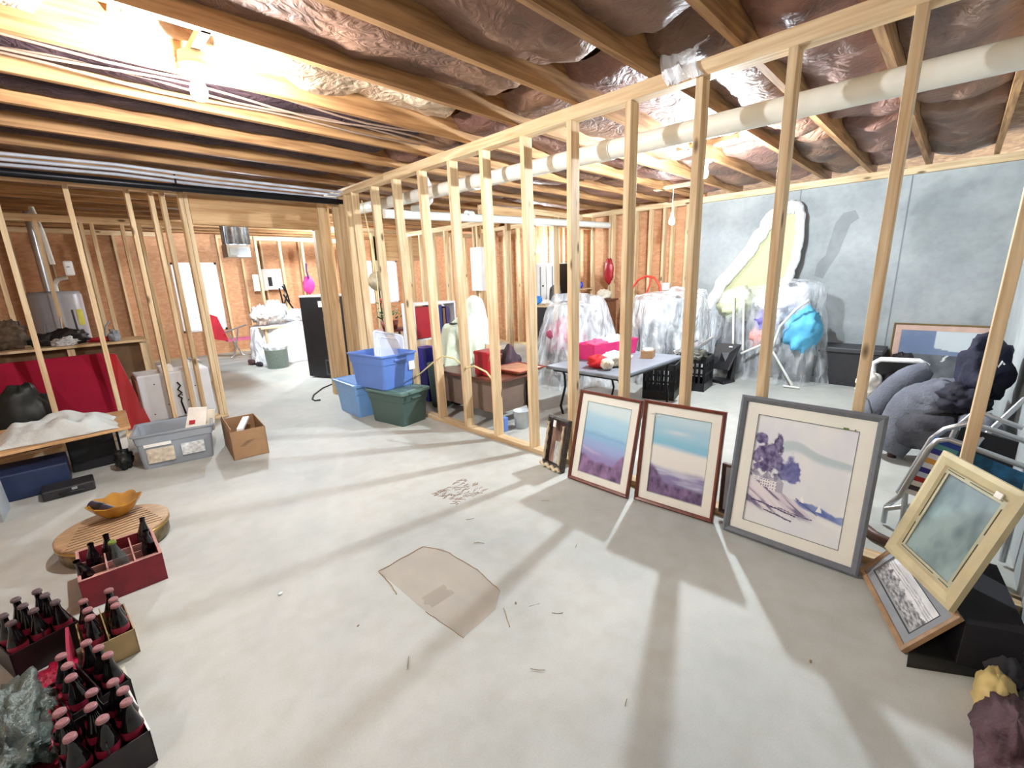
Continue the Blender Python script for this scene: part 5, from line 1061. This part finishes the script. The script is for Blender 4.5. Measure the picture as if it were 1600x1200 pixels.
tag(build('shoe', MB((2.5, 8.95, 0)).blob((2.44, 8.98, .04), (.05, .14, .04), .2, 2, 7, 20, 12, .005), mat('black_shoe', '#26202A', .5)), 'flat dark shoe between the waste bin and the white covered table', 'shoe')
t = thing('folding_chair', 'red folding chair with bare metal arms in front of the far left window', 'chair', (2.4, 10.4, 0)); RDC = mat('red_canvas', '#C81E32', .7)
wpart('back', MB().hexa([(2.12, 10.5, .42), (2.34, 10.4, .36), (2.35, 10.43, .36), (2.13, 10.53, .42)], [(2.12, 10.6, .92), (2.24, 10.55, .86), (2.25, 10.58, .86), (2.13, 10.63, .92)]), RDC, t)
wpart('seat', MB().hexa([(2.3, 10.3, .36), (2.75, 10.2, .38), (2.75, 10.5, .38), (2.3, 10.55, .36)], [(2.3, 10.3, .40), (2.75, 10.2, .42), (2.75, 10.5, .42), (2.3, 10.55, .40)]), mat('pink_canvas', '#D86A90', .7), t)
for pts in ([(2.28, 10.35, .55), (2.65, 10.2, .68)], [(2.50, 10.25, .60), (2.38, 10.3, .1), (2.28, 10.3, .02)], [(2.35, 10.3, .5), (2.5, 10.25, .08), (2.75, 10.25, .06)]): wpart('tube', MB().tube(pts, .014), AL, t)
t = thing('wall_panel', 'white electrical panel with papers pinned on the far left stud wall', 'panel', (3.5, 11.3, 1.5)); wpart('cover', MB().box(3.36, 3.86, 11.27, 11.38, 1.34, 1.80), white, t, .004); wpart('paper', MB().box(3.20, 3.48, 11.245, 11.25, 1.32, 1.68), paper, t); wpart('dark_window', MB().box(3.52, 3.60, 11.262, 11.27, 1.42, 1.62), blk, t)
t = thing('bag', 'bright pink bag hanging from a stud above the black cabinet', 'bag', (3.85, 9.8, 1.8)); b = MB(); b.blob((3.86, 9.85, 1.42), (.12, .05, .19), .2, 2, 5, 24, 16); wpart('body', b, mat('bright_pink', '#E83A8A', .6), t); wpart('strap', MB().tube([(3.86, 9.84, 1.86), (3.84, 9.82, 1.7), (3.86, 9.8, 1.55)], .02), mat('purple_strap', '#4A2248', .7), t)
t = thing('bag', 'narrow crimson bag hanging right of the bright pink one', 'bag', (4.15, 9.8, 1.8)); b = MB(); b.blob((4.27, 9.85, 1.42), (.05, .04, .2), .2, 2, 6, 20, 14); wpart('body', b, mat('crimson_bag', '#A82248', .6), t)
t = thing('stroller_frame', 'folded black tubular frame standing behind the white covered table', 'frame', (3.35, 9.78, 0))
for pts in ([(3.28, 9.78, 0), (3.28, 9.78, .95), (3.24, 9.78, 1.38)], [(3.24, 9.78, .96), (3.38, 9.78, 1.25), (3.30, 9.78, 1.42)], [(3.30, 9.78, 1.25), (3.46, 9.78, .94)], [(3.34, 9.78, 1.45), (3.40, 9.78, 1.1)]): wpart('tube', MB().tube(pts, .016), blkm, t)
t = thing('duct_boot', 'silver foil wrapped box hanging from the joists beyond the doorway header', 'duct', (2.0, 7.55, 2.1))
foil = mat('wrinkled_foil', '#A8B8CC', .25, .6, var=.2, scale=12, bump=.8, bscale=24)
wpart('bag', MB().grid(lambda u, v: (1.86 + .31 * u + .0 * v, 7.46 + .03 * math.sin(u * 16) * (1 - v) + .02 * noise.noise((u * 6, v * 6, 3)), 2.03 + .49 * v), 24, 14), foil, t)
wpart('box', MB().box(1.86, 2.16, 7.48, 7.75, 1.85, 2.03), steel, t, .005); wpart('side', MB().box(1.87, 2.15, 7.52, 7.72, 2.03, 2.52), foil, t)
wpart('face', MB().box(1.89, 2.13, 7.47, 7.48, 1.88, 1.98), mat('pale_blue_face', '#C8E0F4', .3), t)

# ------------------------------------------------------------------ deep background seen between the studs
t = thing('shelf_unit', 'white topped shelf with red and navy boxes behind the mint cloth', 'shelf', (3.85, 5.5, 0)); wpart('top', MB().box(3.50, 4.25, 5.40, 5.70, 1.10, 1.13), white, t)
for x in (3.50, 4.22): wpart('side', MB().box(x, x + .03, 5.40, 5.70, 0, 1.10), white, t)
wpart('shelf', MB().box(3.53, 4.22, 5.42, 5.70, .60, .62), white, t)
for i, (x0, x1, z0, z1, m, lb) in enumerate(((3.55, 3.80, .63, 1.07, RC, 'red box standing on the white topped shelf'), (3.84, 4.02, .63, 1.08, mat('navy_box', '#2A3474', .5), 'navy blue box standing beside the red one on the white topped shelf'), (4.04, 4.08, .63, 1.03, mat('brown_book', '#7A5A44', .6), 'thin brown book on the white topped shelf'), (4.10, 4.15, .63, 1.05, mat('violet_book', '#4A3A6A', .6), 'thin violet book on the white topped shelf'), (3.6, 3.95, .03, .45, mat('dark_red_box', '#7A1420', .5), 'dark red box on the floor under the white topped shelf'))):
    tag(build('storage_box' if i in (0, 1, 4) else 'book', MB((x0, 5.5, z0)).box(x0, x1, 5.44, 5.66, z0, z1), m), lb, 'box' if i in (0, 1, 4) else 'book')
tag(build('navy_container', MB((3.05, 4.5, 0)).box(2.98, 3.16, 4.40, 4.62, 0, .66), mat('deep_blue_plastic', '#2224A0', .4), bevel=.01), 'deep blue container on the floor right of the stacked totes', 'container')
t = thing('potted_plant', 'artificial green plant in a reddish basket on a small red table beyond the studs', 'plant', (3.92, 6.8, .0)); leaf = mat('green_leaves', '#4E7A52', .6, var=.4, scale=20)
b = MB(); rr = random.Random(9)
for i in range(90):
    a, e, r = rr.uniform(0, 2 * PI), rr.uniform(-.3, 1.2), rr.uniform(.08, .27); p = Vector((3.92 + r * math.cos(a) * math.cos(e) * 1.3, 6.8 + r * math.sin(a) * math.cos(e), .86 + r * math.sin(e))); d = Vector((math.cos(a), math.sin(a), rr.uniform(-.5, .8))).normalized() * .09; w_ = d.cross(Vector((0, 0, 1))).normalized() * .025
    b.add([p, p + d * .5 + w_, p + d, p + d * .5 - w_], [(0, 1, 2, 3)])
wpart('foliage', b, leaf, t); wpart('basket', MB().lathe([(.001, .66), (.12, .66), (.15, .80), (.13, .80), (.001, .70)], (3.92, 6.8, 0), 20), mat('brick_basket', '#8A4238', .6, var=.3, scale=30), t)
t = thing('side_table', 'small reddish side table carrying the artificial plant', 'table', (3.92, 6.8, 0)); wpart('top', MB().box(3.62, 4.24, 6.6, 7.0, .62, .655), mat('red_brown_wood', '#6E2A24', .5), t)
for x in (3.65, 4.18): wpart('leg', MB().box(x, x + .03, 6.62, 6.65, 0, .62), mat('red_brown_wood', '#6E2A24', .5), t); wpart('leg', MB().box(x, x + .03, 6.95, 6.98, 0, .62), mat('red_brown_wood', '#6E2A24', .5), t)
t = thing('floor_fan', 'round black and beige dish on a thin stand in front of the far bright window', 'lamp', (4.42, 8.0, 0)); wpart('dish', MB().lathe([(.001, -.02), (.17, .0), (.19, .03), (.001, .035)], (4.43, 7.95, 1.45), 24, True, (-.6, -.75, .2)), mat('beige_black_dish', '#8A7A60', .5, var=.7, scale=5), t); wpart('stand', MB().tube([(4.46, 8.0, 1.4), (4.46, 8.0, 0)], .012), blkm, t); wpart('knob', MB().blob((4.44, 7.9, 1.08), (.05, .05, .06), .1), RC, t)
t = thing('wall_panel', 'tall white electrical panel fixed between studs behind the partition', 'panel', (5.12, 5.8, 1.6)); wpart('cover', MB().box(5.09, 5.19, 5.72, 5.98, 1.24, 1.95), white, t, .005)
for i, y in enumerate((5.35, 5.65)):
    t = thing('metal_cabinet', ('right', 'left')[i] + ' one of two tall white metal cabinets at the back under a bulb', 'cabinet', (6.75, y, 0), group='white metal cabinets')
    wpart('body', MB().box(6.66, 6.98, y, y + .28, 0, 1.68), white, t, .006); wpart('door_edge', MB().box(6.65, 6.66, y + .12, y + .14, .05, 1.62), mat('grey_edge', '#8A9098', .5), t); wpart('handle', MB().box(6.645, 6.66, y + .05, y + .08, 1.25, 1.28), blk, t)
    if i == 0: wpart('side', MB().box(6.66, 6.98, y - .012, y, 0, 1.66), blk, t)
t = thing('console', 'black console with a tan top behind the left plastic sheet', 'console', (6.0, 5.15, 0)); wpart('body', MB().box(5.85, 6.35, 4.98, 5.35, 0, .93), blk, t); wpart('top', MB().box(5.82, 6.38, 4.95, 5.38, .93, .96), wx, t)
for nm, lb, c, r, m in (('blue_bag', 'bright blue bundle on the black console', (5.98, 5.28, 1.04), (.10, .08, .07), mat('bright_blue', '#2E86D8', .6)), ('white_bowl', 'white rumpled cloth on the black console', (6.0, 5.08, 1.0), (.10, .08, .045), paper), ('plush_toy', 'grey plush toy sitting at the right of the black console', (6.25, 5.08, 1.12), (.11, .1, .16), mat('grey_plush', '#6E6E72', .9, var=.3))):
    b = MB(c); b.blob(c, r, .4, 2.6, len(nm), 22, 14, .962); tag(build(nm, b, m), lb, 'bag' if 'blue' in nm else ('cloth' if 'white' in nm else 'toy'))
t = thing('hand_truck', 'red arched tube handle of a hand truck rising behind the right plastic sheet', 'hand truck', (6.45, 3.5, 0)); RT = mat('orange_red_tube', '#D8402A', .4)
wpart('handle', MB().tube([(6.5, 3.74, .02), (6.5, 3.74, 1.07), (6.5, 3.71, 1.22), (6.5, 3.62, 1.34), (6.5, 3.48, 1.40), (6.5, 3.34, 1.37), (6.5, 3.25, 1.26), (6.5, 3.22, 1.1), (6.5, 3.22, .02)], .018), RT, t)
wpart('brace', MB().tube([(6.5, 3.50, 1.0), (6.48, 3.45, 1.15), (6.5, 3.42, 1.25), (6.5, 3.40, 1.38)], .014), RT, t); wpart('toe_plate', MB().box(6.3, 6.5, 3.2, 3.76, 0, .02), blkm, t)
t = thing('side_table', 'brown side table at the back wall beyond the isolated pale studs', 'table', (6.75, 4.45, 0)); wpart('top', MB().box(6.62, 6.98, 4.25, 4.62, 1.0, 1.03), BR, t); wpart('body', MB().box(6.65, 6.95, 4.28, 4.59, 0, 1.0), mat('brown_cabinet', '#7A4E34', .6), t)
for nm, lb, c, r, m, cat in (('blue_jar', 'small bright blue jar on the studs ledge at the back', (6.72, 4.88, 1.27), (.045, .045, .06), mat('jar_blue', '#1E48D8', .4), 'jar'), ('red_coat', 'small red coat hanging on a stud at the back wall', (7.03, 4.49, 1.50), (.05, .09, .22), RC, 'coat'), ('white_bundle', 'white and grey bundle on the brown side table at the back', (6.78, 4.42, 1.10), (.10, .13, .09), mat('ivory_bundle', '#E0D8C4', .8, var=.2), 'bundle')):
    b = MB(c); b.blob(c, r, .25, 2.6, len(nm), 20, 14, 1.032 if 'bundle' in nm else None); tag(build(nm, b, m), lb, cat)
tag(build('ledge', MB((6.8, 4.9, 1.2)).box(6.62, 7.06, 4.82, 4.96, 1.19, 1.21), wx), 'short wooden ledge carrying the blue jar at the back', 'shelf')
for i, (y, z, lb) in enumerate(((3.02, 1.72, 'white box with a cable on the studs right of the corner bulb'), (3.42, 1.22, 'small white outlet box low on the corner studs'), (6.35, 1.2, 'small white outlet box on the rear studs'))):
    t = thing('wall_box', lb, 'electrical box', (7.0, y, z)); wpart('cover', MB().box(7.03, 7.075, y - .06, y + .06, z - (.14 if i == 0 else .06), z + (.14 if i == 0 else .06)), white, t, .006)
    if i == 0: wpart('cable', MB().tube([(7.05, y, z - .14), (7.04, y + .03, z - .3), (7.05, y - .02, z - .6)], .012), white, t)

# splinters and crumbs on the bare floor
SP = mat('splinter', '#8A7860', .8)
for i, (x, y, a, l, lb) in enumerate(((1.55, 1.95, 2.6, .05, 'short brown splinter on the floor midway to the glue print'), (2.03, 1.75, 2.3, .05, 'brown splinter on the floor in front of the first seascape'), (1.42, 1.72, 2.2, .06, 'long dark splinter lying above the outlined floor patch'), (1.76, 1.30, .4, .04, 'curved brown splinter on the floor in front of the second seascape'), (1.27, 1.17, 2.7, .05, 'curved splinter just right of the outlined floor patch'), (1.30, 1.06, 2.3, .05, 'straight splinter on the floor right of the outlined patch'), (1.02, .93, 2.2, .055, 'thin splinter on the floor below the outlined patch'), (.70, 1.32, .9, .06, 'thin splinter on the floor left of the outlined patch'), (1.13, .62, .3, .03, 'tiny bent splinter on the floor near the bottom centre'), (1.22, 1.24, .9, .012, 'dark crumb at the right corner of the outlined patch'), (.66, 1.65, .5, .010, 'small dark crumb on the floor left of the outlined patch'), (1.75, .20, .2, .012, 'tiny brown crumb on the floor below the large watercolour'))):
    t0 = MB((x, y, 0)); t0.tube([(x + math.cos(a) * l * t, y + math.sin(a) * l * t, .003 + .004 * math.sin(3 * abs(t) + i)) for t in (-.5, -.2, .1, .5)], .0014 if l > .02 else .004, 5)
    tag(build('wood_splinter' if l > .02 else 'crumb', t0, SP), lb, 'splinter' if l > .02 else 'crumb')
